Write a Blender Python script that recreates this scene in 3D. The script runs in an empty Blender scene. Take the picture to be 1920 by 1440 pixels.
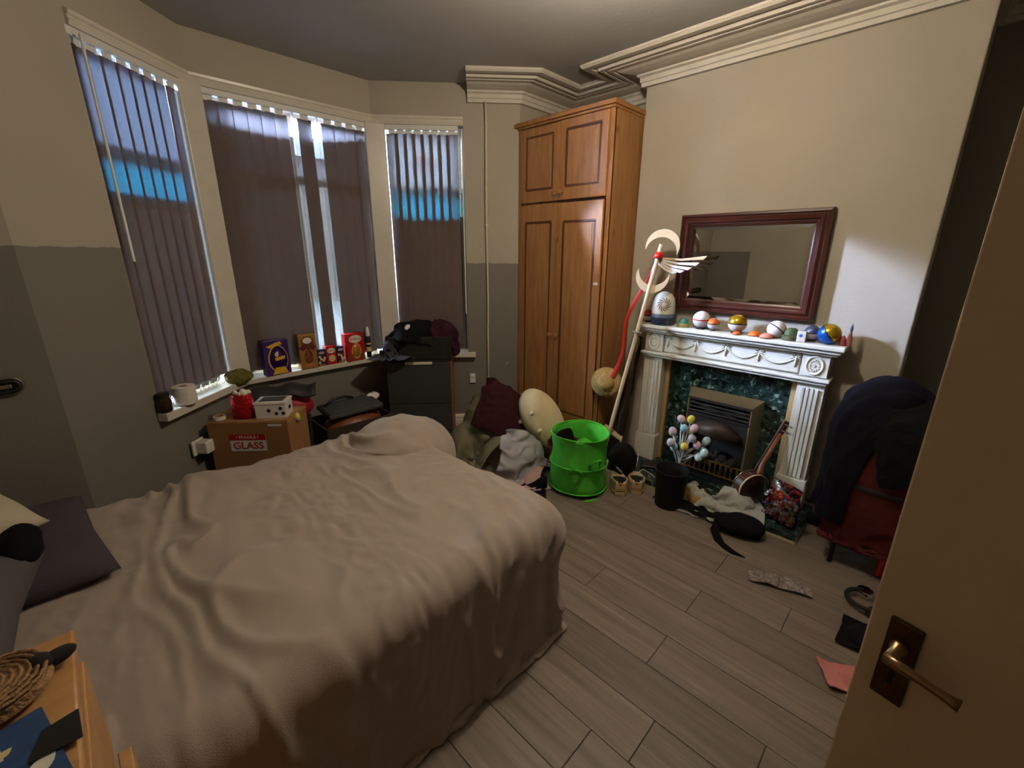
import bpy, bmesh, math, random
import numpy as np
from mathutils import Vector, Matrix, Euler, noise

C = bpy.context.scene.collection
SC = bpy.context.scene
PI = math.pi
rnd = random.Random(7)

# ------------------------------------------------------------------ camera
H = 1.55
cam_d = bpy.data.cameras.new('camera'); cam = bpy.data.objects.new('camera', cam_d); C.objects.link(cam)
cam_d.sensor_width = 36.0; cam_d.lens = 817.02/1920*36.0; cam_d.clip_start = 0.02; cam_d.clip_end = 200
_y, _p, _r = math.radians(45.70), math.radians(16.8545), math.radians(0.197)
_F = Vector((math.sin(_y)*math.cos(_p), math.cos(_y)*math.cos(_p), -math.sin(_p)))
_R0 = Vector((math.cos(_y), -math.sin(_y), 0)); _U0 = _R0.cross(_F)
_R = _R0*math.cos(_r)+_U0*math.sin(_r); _U = _U0*math.cos(_r)-_R0*math.sin(_r)
cam.matrix_world = Matrix(((_R.x, _U.x, -_F.x, 0), (_R.y, _U.y, -_F.y, 0), (_R.z, _U.z, -_F.z, H), (0, 0, 0, 1)))
SC.camera = cam

# ------------------------------------------------------------------ sky, lights, exposure
SKY = 1000.0
SUN = 1000.0
LAMP = 74.0
SC.view_settings.view_transform = 'Standard'; SC.view_settings.look = 'None'
SC.view_settings.gamma = 1.0; SC.view_settings.use_curve_mapping = False
SC.view_settings.exposure = -0.42
SC.cycles.use_denoising = True
SC.cycles.max_bounces = 10; SC.cycles.diffuse_bounces = 3; SC.cycles.transparent_max_bounces = 16
SC.cycles.sample_clamp_indirect = 8.0
SC.cycles.caustics_reflective = False; SC.cycles.caustics_refractive = False
w = bpy.data.worlds.new('overcast_sky'); SC.world = w; w.use_nodes = True
bg = w.node_tree.nodes['Background']; bg.inputs[0].default_value = (0.60, 0.80, 1.0, 1); bg.inputs[1].default_value = SKY
sd_ = bpy.data.lights.new('hazy_sun', 'SUN'); sd_.energy = SUN; sd_.color = (0.72, 0.87, 1.0); sd_.angle = math.radians(16)
so = bpy.data.objects.new('hazy_sun', sd_); so.rotation_euler = Vector((1.66, -2.62, -1.12)).to_track_quat('-Z', 'Y').to_euler(); C.objects.link(so)
LAMP_AT = (1.60, .99, 2.46)
ld = bpy.data.lights.new('ceiling_bulb_light', 'POINT'); ld.energy = LAMP; ld.color = (1.0, 0.835, 0.62); ld.shadow_soft_size = 0.05
lo = bpy.data.objects.new('ceiling_bulb_light', ld); lo.location = LAMP_AT; C.objects.link(lo)

# ------------------------------------------------------------------ helpers
def lin(c):
    c = c/255.0
    return c/12.92 if c <= 0.04045 else ((c+0.055)/1.055)**2.4
def col(r, g, b): return (lin(r), lin(g), lin(b), 1.0)

def M(name, c, rough=0.6, metal=0.0, var=0.0, vscale=8.0, bump=0.0, bscale=60.0, stretch=None, sheen=0.0, coat=0.0, c2=None, emit=0.0, spec=0.5):
    m = bpy.data.materials.new(name); m.use_nodes = True
    nt = m.node_tree; b = nt.nodes['Principled BSDF']
    b.inputs['Base Color'].default_value = c; b.inputs['Roughness'].default_value = rough; b.inputs['Metallic'].default_value = metal
    b.inputs['Specular IOR Level'].default_value = spec
    if sheen: b.inputs['Sheen Weight'].default_value = sheen
    if coat: b.inputs['Coat Weight'].default_value = coat
    if emit: b.inputs['Emission Color'].default_value = c; b.inputs['Emission Strength'].default_value = emit
    if var or bump:
        tc = nt.nodes.new('ShaderNodeTexCoord'); mp = nt.nodes.new('ShaderNodeMapping')
        nt.links.new(tc.outputs['Object'], mp.inputs[0])
        if stretch: mp.inputs['Scale'].default_value = stretch
    if var:
        n = nt.nodes.new('ShaderNodeTexNoise'); n.inputs['Scale'].default_value = vscale; n.inputs['Detail'].default_value = 6; n.inputs['Roughness'].default_value = 0.62
        nt.links.new(mp.outputs[0], n.inputs['Vector'])
        r = nt.nodes.new('ShaderNodeValToRGB'); r.color_ramp.elements[0].position = 0.32; r.color_ramp.elements[1].position = 0.68
        d = c2 if c2 else tuple(x*(1-var) for x in c[:3])+(1,)
        r.color_ramp.elements[0].color = d; r.color_ramp.elements[1].color = c
        nt.links.new(n.outputs['Fac'], r.inputs[0]); nt.links.new(r.outputs[0], b.inputs['Base Color'])
    if bump:
        n2 = nt.nodes.new('ShaderNodeTexNoise'); n2.inputs['Scale'].default_value = bscale; n2.inputs['Detail'].default_value = 4
        nt.links.new(mp.outputs[0], n2.inputs['Vector'])
        bp = nt.nodes.new('ShaderNodeBump'); bp.inputs['Strength'].default_value = bump; bp.inputs['Distance'].default_value = 0.01
        nt.links.new(n2.outputs['Fac'], bp.inputs['Height']); nt.links.new(bp.outputs[0], b.inputs['Normal'])
    return m

class MB:
    """collects shapes into one mesh"""
    def __init__(s): s.v = []; s.f = []; s.mi = []; s.m = 0; s.T = Matrix()
    def add(s, vs, fs):
        k = len(s.v); s.v += [tuple(s.T @ Vector(v)) for v in vs]
        s.f += [tuple(k+i for i in f) for f in fs]; s.mi += [s.m]*len(fs); return s
    def box(s, c, d, rz=0, rx=0, ry=0):
        R = Euler((rx, ry, rz)).to_matrix(); c = Vector(c)
        vs = [c+R@Vector((x*d[0]/2, y*d[1]/2, z*d[2]/2)) for x in (-1, 1) for y in (-1, 1) for z in (-1, 1)]
        return s.add(vs, [(0, 1, 3, 2), (4, 6, 7, 5), (0, 4, 5, 1), (2, 3, 7, 6), (0, 2, 6, 4), (1, 5, 7, 3)])
    def prism(s, pts, z0, z1):
        n = len(pts); a = sum(pts[i][0]*pts[(i+1) % n][1]-pts[(i+1) % n][0]*pts[i][1] for i in range(n))
        if a < 0: pts = pts[::-1]
        vs = [(p[0], p[1], z0) for p in pts]+[(p[0], p[1], z1) for p in pts]
        return s.add(vs, [tuple(range(n))[::-1], tuple(range(n, 2*n))]+[(i, (i+1) % n, n+(i+1) % n, n+i) for i in range(n)])
    def lathe(s, prof, c=(0, 0, 0), n=24, R=None, cap=True, sx=1, sy=1):
        c = Vector(c); R = R or Matrix.Identity(3); vs = []
        for r, z in prof:
            for i in range(n):
                a = 2*PI*i/n; vs.append(c+R@Vector((r*math.cos(a)*sx, r*math.sin(a)*sy, z)))
        fs = [(j*n+i, j*n+(i+1) % n, (j+1)*n+(i+1) % n, (j+1)*n+i) for j in range(len(prof)-1) for i in range(n)]
        if cap:
            if prof[0][0] > 1e-6: fs.append(tuple(range(n))[::-1])
            if prof[-1][0] > 1e-6: k = (len(prof)-1)*n; fs.append(tuple(range(k, k+n)))
        return s.add(vs, fs)
    def ball(s, c, r, n=20, m=12, R=None):
        if not hasattr(r, '__len__'): r = (r, r, r)
        c = Vector(c); R = R or Matrix.Identity(3); vs = []
        for j in range(m+1):
            t = -PI/2+PI*j/m
            for i in range(n):
                a = 2*PI*i/n; vs.append(c+R@Vector((r[0]*math.cos(t)*math.cos(a), r[1]*math.cos(t)*math.sin(a), r[2]*math.sin(t))))
        return s.add(vs, [(j*n+i, j*n+(i+1) % n, (j+1)*n+(i+1) % n, (j+1)*n+i) for j in range(m) for i in range(n)])
    def tube(s, pts, r, n=8, close=False):
        pts = [Vector(p) for p in pts]; N = len(pts); vs = []
        rr = r if hasattr(r, '__len__') else [r]*N
        up = None
        for i, p in enumerate(pts):
            a = pts[(i-1) % N] if (i or close) else p; b = pts[(i+1) % N] if (i < N-1 or close) else p
            t = (b-a).normalized()
            if up is None: up = Vector((0, 0, 1)) if abs(t.z) < 0.9 else Vector((1, 0, 0))
            u = (up-t*up.dot(t)).normalized(); v = t.cross(u); up = u
            for k in range(n):
                g = 2*PI*k/n; vs.append(p+(u*math.cos(g)+v*math.sin(g))*rr[i])
        L = N if close else N-1
        fs = [(i*n+k, i*n+(k+1) % n, ((i+1) % N)*n+(k+1) % n, ((i+1) % N)*n+k) for i in range(L) for k in range(n)]
        if not close: fs += [tuple(range(n))[::-1], tuple(range((N-1)*n, N*n))]
        return s.add(vs, fs)
    def cyl(s, a, b, r, n=16, r2=None): return s.tube([a, b], [r, r if r2 is None else r2], n)
    def plate(s, pts, th, O, U, V):
        """flat outline (2-D points) extruded by th along U x V"""
        O, U, V = Vector(O), Vector(U), Vector(V); W = U.cross(V).normalized(); n = len(pts)
        vs = [O+U*p[0]+V*p[1] for p in pts]+[O+U*p[0]+V*p[1]+W*th for p in pts]
        return s.add(vs, [tuple(range(n))[::-1], tuple(range(n, 2*n))]+[(i, (i+1) % n, n+(i+1) % n, n+i) for i in range(n)])
    def build(s, name, mat, parent=None, bevel=0, smooth=False, loc=None, segs=2, fix=True):
        me = bpy.data.meshes.new(name); me.from_pydata(s.v, [], s.f)
        for mm in (mat if isinstance(mat, (list, tuple)) else [mat]): me.materials.append(mm)
        me.polygons.foreach_set('material_index', s.mi)
        if fix:
            bm = bmesh.new(); bm.from_mesh(me); bmesh.ops.remove_doubles(bm, verts=bm.verts, dist=1e-6)
            bmesh.ops.recalc_face_normals(bm, faces=bm.faces); bm.to_mesh(me); bm.free()
        if smooth:
            me.polygons.foreach_set('use_smooth', [True]*len(me.polygons))
            if smooth != 'all': me.set_sharp_from_angle(angle=math.radians(40))
        o = bpy.data.objects.new(name, me); C.objects.link(o)
        if parent: o.parent = parent
        if loc: o.location = loc
        if bevel:
            b = o.modifiers.new('bevel', 'BEVEL'); b.width = bevel; b.segments = segs; b.limit_method = 'ANGLE'; b.angle_limit = math.radians(35)
        return o

def tag(o, label, cat=None, group=None, kind=None):
    o['label'] = label
    if cat: o['category'] = cat
    if group: o['group'] = group
    if kind: o['kind'] = kind
    return o
def thing(name, label, cat, loc=(0, 0, 0), rz=0, group=None, rot=None):
    o = bpy.data.objects.new(name, None); C.objects.link(o); o.empty_display_size = 0.05
    o.location = loc; o.rotation_euler = rot if rot else (0, 0, rz)
    return tag(o, label, cat, group)
def struct(o): o['kind'] = 'structure'; return o
def sempty(name):
    o = bpy.data.objects.new(name, None); C.objects.link(o); return struct(o)
def dup(o, parent=None):
    c = o.copy(); C.objects.link(c)
    if parent: c.parent = parent
    for ch in [x for x in o.children]: dup(ch, c)
    return c
def text(body, size, name, mat, parent, M4, ext=0.0006, align='CENTER', sx=1.0):
    cu = bpy.data.curves.new(name, 'FONT'); cu.body = body; cu.size = size; cu.extrude = ext; cu.align_x = align; cu.align_y = 'CENTER'; cu.resolution_u = 3
    t = bpy.data.objects.new(name, cu); C.objects.link(t)
    me = bpy.data.meshes.new_from_object(t.evaluated_get(bpy.context.evaluated_depsgraph_get())); bpy.data.objects.remove(t)
    me.name = name; me.materials.clear(); me.materials.append(mat)
    o = bpy.data.objects.new(name, me); C.objects.link(o); o.parent = parent
    me.transform(M4 @ Matrix.Diagonal((sx, 1, 1, 1)))
    return o
def frame4(O, U, V):
    U = Vector(U).normalized(); V = Vector(V).normalized(); W = U.cross(V)
    return Matrix(((U.x, V.x, W.x, O[0]), (U.y, V.y, W.y, O[1]), (U.z, V.z, W.z, O[2]), (0, 0, 0, 1)))

# cloth: position-based dynamics over signed-distance colliders, all in numpy
def sd_push(P, col_, mg):
    k = col_[0]
    if k == 'box':       # centre, half size, rot z, rounding
        c, h, rz, rd = col_[1:]
        ca, sa = math.cos(rz), math.sin(rz); q = P-np.array(c)
        L = np.stack([q[:, 0]*ca+q[:, 1]*sa, -q[:, 0]*sa+q[:, 1]*ca, q[:, 2]], 1)
        hh = np.array(h)-rd; d = np.abs(L)-hh; sg = np.sign(L); sg[sg == 0] = 1
        mx = np.maximum(d, 0); ln = np.linalg.norm(mx, axis=1)
        ins = d.max(1) <= 0; ax = d.argmax(1)
        n = mx/np.maximum(ln, 1e-9)[:, None]*sg
        ni = np.zeros_like(n); ni[np.arange(len(n)), ax] = sg[np.arange(len(n)), ax]
        n = np.where(ins[:, None], ni, n); dist = np.where(ins, d.max(1), ln)-rd
        n = np.stack([n[:, 0]*ca-n[:, 1]*sa, n[:, 0]*sa+n[:, 1]*ca, n[:, 2]], 1)
    else:                # ellipsoid: centre, radii
        c, r = np.array(col_[1]), np.array(col_[2]); q = (P-c)/r
        ln = np.maximum(np.linalg.norm(q, axis=1), 1e-6); g = q/r/ln[:, None]; gl = np.maximum(np.linalg.norm(g, axis=1), 1e-6)
        n = g/gl[:, None]; dist = (ln-1)/gl
    pen = mg-dist; hit = pen > 0
    P[hit] += n[hit]*pen[hit][:, None]
    return hit
def relax(P, Q, nu, nv, dx, dy, steps, it, cols, mg, floor, fr, bend, wind):
    dg = math.hypot(dx, dy); S = np.s_; B = []
    for o in (0, 1):
        n2 = (nu-o)//2*2; B.append((S[o:o+n2:2, :], S[o+1:o+n2:2, :], dx, 1.0))
        m2 = (nv-o)//2*2; B.append((S[:, o:o+m2:2], S[:, o+1:o+m2:2], dy, 1.0))
    for o in (0, 1):
        n2 = (nu-o)//2*2
        B.append((S[o:o+n2:2, :-1], S[o+1:o+n2:2, 1:], dg, .6)); B.append((S[o:o+n2:2, 1:], S[o+1:o+n2:2, :-1], dg, .6))
    if bend:
        for o in range(4):
            i = np.arange(o, nu-2, 4); j = np.arange(o, nv-2, 4)
            if len(i): B.append((S[i, :], S[i+2, :], 2*dx, bend))
            if len(j): B.append((S[:, j], S[:, j+2], 2*dy, bend))
    dt2 = (1/50.)**2*9.8
    for st in range(steps):
        Vv = (P-Q)*0.96; vm = np.sqrt((Vv*Vv).sum(-1, keepdims=True)); Vv *= np.minimum(1, .05/np.maximum(vm, 1e-9)); Q = P.copy(); P = P+Vv; P[..., 2] -= dt2
        if wind is not None: P += np.array(wind)*dt2
        for _ in range(it):
            for a, b, rest, k in B:
                d = P[b]-P[a]; l = np.sqrt((d*d).sum(-1)); c = (d*((l-rest)/np.maximum(l, 1e-9)*.5*k)[..., None])
                P[a] += c; P[b] -= c
        F = P.reshape(-1, 3); Qf = Q.reshape(-1, 3); hit = np.zeros(len(F), bool)
        for c_ in cols: hit |= sd_push(F, c_, mg)
        lo_ = F[:, 2] < floor; F[lo_, 2] = floor; hit |= lo_
        Qf[hit] += (F[hit]-Qf[hit])*fr
        P = F.reshape(nu, nv, 3); Q = Qf.reshape(nu, nv, 3)
    return P, Q
def cloth(name, mat, ctr, size, res, cols, rz=0, steps=70, it=6, crumple=0.0, seed=0, thick=0.004, pre=1.0, floor=0.006, parent=None, sub=1, bend=0.5, tilt=(0, 0), mg=0.006, fr=0.8, outline=None, wind=None, wr=(.028, 13), slack=1.05):
    rs = np.random.RandomState(seed); L = 2 if min(res) > 30 else 1
    cu, cv = max(5, res[0] >> L), max(5, res[1] >> L)
    for lev in range(L+1):
        nu, nv = (cu-1)*2**lev+1, (cv-1)*2**lev+1
        if lev == 0:
            U, V = np.meshgrid(np.linspace(-.5, .5, nu), np.linspace(-.5, .5, nv), indexing='ij')
            X, Y = U*size[0]*pre, V*size[1]*pre; Z = X*tilt[0]+Y*tilt[1]
            if crumple:
                ph = rs.rand(8, 3)*6.28; fr_ = rs.randn(8, 2)*9
                for k in range(8): Z = Z+crumple*np.sin(fr_[k, 0]*X+fr_[k, 1]*Y+ph[k, 0])*.35
            ca, sa = math.cos(rz), math.sin(rz)
            P = np.stack([ctr[0]+X*ca-Y*sa, ctr[1]+X*sa+Y*ca, ctr[2]+Z], -1); Q = P.copy(); ns, sl = steps, 1.0
        else:
            A = np.empty((nu, (nv+1)//2, 3)); A[::2] = P; A[1::2] = (P[1:]+P[:-1])/2
            P = np.empty((nu, nv, 3)); P[:, ::2] = A; P[:, 1::2] = (A[:, 1:]+A[:, :-1])/2
            P += rs.randn(nu, nv, 3)*.0015; Q = P.copy(); ns, sl = max(10, steps//3), slack**lev
        dx, dy = size[0]/(nu-1)*sl, size[1]/(nv-1)*sl
        P, Q = relax(P, Q, nu, nv, dx, dy, ns, it, cols, mg, floor, fr, bend*(.6**lev), wind)
    U, V = np.meshgrid(np.linspace(-.5, .5, nu), np.linspace(-.5, .5, nv), indexing='ij')
    if wr:
        gu = np.gradient(P, axis=0); gv = np.gradient(P, axis=1); Nn = np.cross(gu, gv); Nn /= np.maximum(np.linalg.norm(Nn, axis=-1, keepdims=True), 1e-9)
        d = np.empty((nu, nv))
        for i in range(nu):
            for j in range(nv):
                a = Vector((U[i, j]*size[0]*wr[1]+seed, V[i, j]*size[1]*wr[1]*.55, 0)); k = noise.noise(a*.35)
                d[i, j] = (1-abs(noise.noise(a+Vector((k*2, 0, 3)))))**6*max(0, .45+k*1.8)+.2*noise.noise(a*2.3)+.30*(1-abs(noise.noise(a*3.1+Vector((k*3, 5, 1)))))**5*max(0, .3-k*1.5)
        P = P+Nn*(d*wr[0])[..., None]
    keep = np.ones((nu-1, nv-1), bool)
    if outline is not None:
        for i in range(nu-1):
            for j in range(nv-1): keep[i, j] = outline((i+.5)/(nu-1)-.5, (j+.5)/(nv-1)-.5)
    fs = [(i*nv+j, (i+1)*nv+j, (i+1)*nv+j+1, i*nv+j+1) for i in range(nu-1) for j in range(nv-1) if keep[i, j]]
    me = bpy.data.meshes.new(name); org = np.array(ctr)*[1, 1, 0]
    me.from_pydata((P.reshape(-1, 3)-org).tolist(), [], fs)
    uv = me.uv_layers.new(name='uv'); li = np.empty(len(me.loops), np.int32); me.loops.foreach_get('vertex_index', li)
    uvs = np.stack([(li//nv)/(nu-1)*size[0], (li % nv)/(nv-1)*size[1]], 1).astype(np.float32); uv.data.foreach_set('uv', uvs.ravel())
    if outline is not None:
        bm = bmesh.new(); bm.from_mesh(me); bmesh.ops.delete(bm, geom=[v for v in bm.verts if not v.link_faces], context='VERTS'); bm.to_mesh(me); bm.free()
    me.polygons.foreach_set('use_smooth', [True]*len(me.polygons)); me.materials.append(mat)
    o = bpy.data.objects.new(name, me); C.objects.link(o)
    if parent: o.parent = parent
    o.location = tuple(org)
    s = o.modifiers.new('thickness', 'SOLIDIFY'); s.thickness = thick; s.offset = 0
    if sub: b = o.modifiers.new('smooth', 'SUBSURF'); b.levels = sub; b.render_levels = sub
    return o
def lumps(c, r, n, seed, s=.04):
    rs = np.random.RandomState(seed); out = []
    for k in range(n):
        a, e = rs.rand()*6.28, .25+rs.rand()*1.2; q = rs.uniform(.6, 1.25)*s
        out.append(('ell', (c[0]+r[0]*math.cos(a)*math.cos(e), c[1]+r[1]*math.sin(a)*math.cos(e), c[2]+r[2]*math.sin(e)), (q*rs.uniform(.6, 1.5), q*rs.uniform(.6, 1.5), q)))
    return out
TEE = lambda u, v: (abs(u) < .30) or (v > .18)      # outline of a laid-out tee: body and two sleeves
# ------------------------------------------------------------------ materials of the shell
def wall_paint(name, top, low, zd, slope=(0, 0)):
    m = M(name, top, 0.75, bump=0.12, bscale=90); nt = m.node_tree; b = nt.nodes['Principled BSDF']
    g = nt.nodes.new('ShaderNodeNewGeometry'); sx = nt.nodes.new('ShaderNodeSeparateXYZ'); nt.links.new(g.outputs['Position'], sx.inputs[0])
    nz = nt.nodes.new('ShaderNodeTexNoise'); nz.inputs['Scale'].default_value = 14; nt.links.new(g.outputs['Position'], nz.inputs['Vector'])
    ad = nt.nodes.new('ShaderNodeMath'); ad.operation = 'MULTIPLY_ADD'; ad.inputs[1].default_value = 0.016; nt.links.new(nz.outputs['Fac'], ad.inputs[0]); nt.links.new(sx.outputs['Z'], ad.inputs[2])
    gt = nt.nodes.new('ShaderNodeMath'); gt.operation = 'GREATER_THAN'; gt.inputs[1].default_value = zd+0.008; nt.links.new(ad.outputs[0], gt.inputs[0])
    # mottled emulsion with a few scuffed flakes
    n1 = nt.nodes.new('ShaderNodeTexNoise'); n1.inputs['Scale'].default_value = 2.2; n1.inputs['Detail'].default_value = 8; nt.links.new(g.outputs['Position'], n1.inputs['Vector'])
    mx = nt.nodes.new('ShaderNodeMix'); mx.data_type = 'RGBA'; nt.links.new(gt.outputs[0], mx.inputs['Factor']); mx.inputs['A'].default_value = low; mx.inputs['B'].default_value = top
    mm = nt.nodes.new('ShaderNodeMix'); mm.data_type = 'RGBA'; mm.blend_type = 'MULTIPLY'; mm.inputs['Factor'].default_value = 0.22
    nt.links.new(mx.outputs['Result'], mm.inputs['A']); nt.links.new(n1.outputs['Fac'], mm.inputs['B'])
    v = nt.nodes.new('ShaderNodeTexVoronoi'); v.inputs['Scale'].default_value = 2.6; nt.links.new(g.outputs['Position'], v.inputs['Vector'])
    n3 = nt.nodes.new('ShaderNodeTexNoise'); n3.inputs['Scale'].default_value = 60; nt.links.new(g.outputs['Position'], n3.inputs['Vector'])
    ms = nt.nodes.new('ShaderNodeMath'); ms.operation = 'MULTIPLY_ADD'; ms.inputs[1].default_value = 0.04; nt.links.new(n3.outputs['Fac'], ms.inputs[0]); nt.links.new(v.outputs['Distance'], ms.inputs[2])
    lt = nt.nodes.new('ShaderNodeMath'); lt.operation = 'LESS_THAN'; lt.inputs[1].default_value = 0.036; nt.links.new(ms.outputs[0], lt.inputs[0])
    m3 = nt.nodes.new('ShaderNodeMix'); m3.data_type = 'RGBA'; nt.links.new(lt.outputs[0], m3.inputs['Factor']); nt.links.new(mm.outputs['Result'], m3.inputs['A']); m3.inputs['B'].default_value = col(196, 190, 176)
    nt.links.new(m3.outputs['Result'], b.inputs['Base Color'])
    return m
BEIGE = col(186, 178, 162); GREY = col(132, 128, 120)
m_wl = wall_paint('paint_two_tone_left', BEIGE, GREY, 1.565)
m_wr = wall_paint('paint_two_tone_right', BEIGE, GREY, 1.462)
m_beige = wall_paint('paint_beige', BEIGE, BEIGE, -5)
m_shade_grey = wall_paint('paint_shade_grey', GREY, GREY, -5)
m_ceil = M('ceiling_paint', col(178, 177, 176), 0.8, var=0.06, vscale=3, bump=0.1, bscale=40)
m_corn = M('cornice_paint', col(214, 208, 196), 0.7, var=0.1, vscale=9)
m_gloss = M('white_gloss', col(222, 216, 202), 0.32, var=0.08, vscale=12)
m_sub = M('subfloor', col(60, 52, 44), 0.9)
m_out = M('outside_paving', col(62, 60, 58), 0.9, var=0.3, vscale=2)

# ------------------------------------------------------------------ plan
ZC = 2.7185
PL0, PL1, PL2 = (-.082, 2.53), (.249, 2.822), (.740, 3.257)
PR2, PR1, PR0 = (1.853, 3.257), (2.352, 2.813), (2.668, 2.53)
XL, XA, XB, YB = -.71, 3.29, 3.0, -.80
YB0, YB1 = .084, 1.692
def wall(name, a, b, z0, z1, mat, th=0.16):
    a, b = Vector(a), Vector(b); t = (b-a).normalized(); n = Vector((t.y, -t.x))   # room lies to the left of a -> b
    q = MB().prism([tuple(a), tuple(b), tuple(b+n*th), tuple(a+n*th)], z0, z1)
    return struct(q.build(name, mat))
SILL, HEAD = 0.70, 2.449
wall('wall_left', (XL, 2.53), (XL, 2.0), 0, ZC, m_wl)
wall('wall_left_rear', (XL, 2.0), (XL, YB), 0, ZC, m_beige)
XD = 3.42
wall('wall_back', (XL, YB), (XD, YB), 0, ZC, m_beige)
wall('wall_right', (XD, YB), (XD, YB0), 0, ZC, m_shade_grey)  # grey put over this whole alcove wall to deepen its shade
wall('wall_alcove', (XA, YB1), (XA, 2.53), 0, ZC, m_beige)
struct(MB().prism([(XB, YB0), (XB, YB1), (XA+.3, YB1), (XA+.3, YB0)], 0, ZC).build('wall_chimney', m_beige, bevel=.006))
wall('wall_front_right', (XA, 2.53), PR0, 0, ZC, m_wr)
wall('wall_pier_right', PR0, PR1, 0, ZC, m_wr)
wall('wall_pier_left', PL1, PL0, 0, ZC, m_wl)
wall('wall_front_left', PL0, (XL, 2.53), 0, ZC, m_wl)
for nm, a, b, mt in (('bay_right', PR1, PR2, m_wr), ('bay_center', PR2, PL2, m_wr), ('bay_left', PL2, PL1, m_wl)):
    wall('wall_'+nm+'_lower', a, b, 0, SILL, mt); wall('wall_'+nm+'_upper', a, b, HEAD, ZC, mt)
ring = [(XL-.1, YB-.1), (XD+.1, YB-.1), (XD+.1, 2.6), (2.75, 2.62), (1.93, 3.4), (.66, 3.4), (-.16, 2.62), (XL-.1, 2.6)]
struct(MB().prism(ring, ZC, ZC+.12).build('ceiling', m_ceil))
flo = struct(MB().prism(ring, -.12, -.014).build('floor', m_sub))
struct(MB().prism([(-14, 3.42), (16, 3.42), (16, 26), (-14, 26)], -.5, -.35).build('ground', m_out))

# the terrace across the street, behind the lace
m_brick = M('terrace_brick', col(46, 38, 34), .9, var=.3, vscale=3); m_slate = M('terrace_slate', col(40, 42, 46), .8)
th_ = thing('terraced_house', 'brick terraced house across the street, behind the lace curtain', 'house', (3, 18, -.35))
MB().box((0, 3, 2.6), (26, 6, 5.2)).build('wall', m_brick, th_); MB().add([(-13, -.3, 5.2), (13, -.3, 5.2), (13, 6.3, 5.2), (-13, 6.3, 5.2), (-13, 3, 6.6), (13, 3, 6.6)], [(0, 1, 5, 4), (2, 3, 4, 5), (0, 4, 3), (1, 2, 5)]).build('roof', m_slate, th_)
for k in range(6):
    for z in (1.5, 3.9): MB().box((-11+4.4*k, -.02, z), (1.2, .06, 1.5)).build('window', m_slate, th_)
# planks: oak laminate boards, each one a piece of the floor
def plank_mat():
    m = bpy.data.materials.new('grey_oak_laminate'); m.use_nodes = True; nt = m.node_tree; b = nt.nodes['Principled BSDF']; b.inputs['Roughness'].default_value = 0.46
    oi = nt.nodes.new('ShaderNodeObjectInfo'); tc = nt.nodes.new('ShaderNodeTexCoord')
    off = nt.nodes.new('ShaderNodeVectorMath'); off.operation = 'SCALE'; cx = nt.nodes.new('ShaderNodeCombineXYZ')
    for k in range(3): nt.links.new(oi.outputs['Random'], cx.inputs[k])
    nt.links.new(cx.outputs[0], off.inputs[0]); off.inputs['Scale'].default_value = 37.0
    ad = nt.nodes.new('ShaderNodeVectorMath'); nt.links.new(tc.outputs['Object'], ad.inputs[0]); nt.links.new(off.outputs[0], ad.inputs[1])
    mp = nt.nodes.new('ShaderNodeMapping'); mp.inputs['Scale'].default_value = (26, 1.3, 8); nt.links.new(ad.outputs[0], mp.inputs[0])
    n = nt.nodes.new('ShaderNodeTexNoise'); n.inputs['Scale'].default_value = 1.0; n.inputs['Detail'].default_value = 7; n.inputs['Roughness'].default_value = 0.65; n.inputs['Distortion'].default_value = 0.9
    nt.links.new(mp.outputs[0], n.inputs['Vector'])
    r = nt.nodes.new('ShaderNodeValToRGB'); e = r.color_ramp.elements
    e[0].position = 0.28; e[0].color = col(108, 96, 85); e[1].position = 0.62; e[1].color = col(138, 124, 111)
    x = e.new(0.72); x.color = col(160, 147, 130)
    nt.links.new(n.outputs['Fac'], r.inputs[0])
    mx = nt.nodes.new('ShaderNodeMix'); mx.data_type = 'RGBA'; mx.blend_type = 'MULTIPLY'; mx.inputs['Factor'].default_value = 1
    rr = nt.nodes.new('ShaderNodeMapRange'); rr.inputs['To Min'].default_value = 0.82; rr.inputs['To Max'].default_value = 1.06; nt.links.new(oi.outputs['Random'], rr.inputs['Value'])
    nt.links.new(r.outputs[0], mx.inputs['A']); nt.links.new(rr.outputs[0], mx.inputs['B']); nt.links.new(mx.outputs['Result'], b.inputs['Base Color'])
    bp = nt.nodes.new('ShaderNodeBump'); bp.inputs['Strength'].default_value = 0.18; bp.inputs['Distance'].default_value = 0.004; nt.links.new(n.outputs['Fac'], bp.inputs['Height']); nt.links.new(bp.outputs[0], b.inputs['Normal'])
    return m
m_plank = plank_mat(); plank_mesh = {}
PW, PLEN = 0.18, 1.28
joint = {9: .415, 12: .96, 13: .543, 14: .208, 15: .545}     # the butt joints that can be seen
k = 0; x0 = 1.68-PW*14
def yfront(x):
    if x < -.1: return 2.55
    if x < .74: return 2.53+(x+.082)*.885+.02
    if x < 1.86: return 3.27
    if x < 2.67: return 3.27-(x-1.853)*.892+.02
    return 2.55
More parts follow.
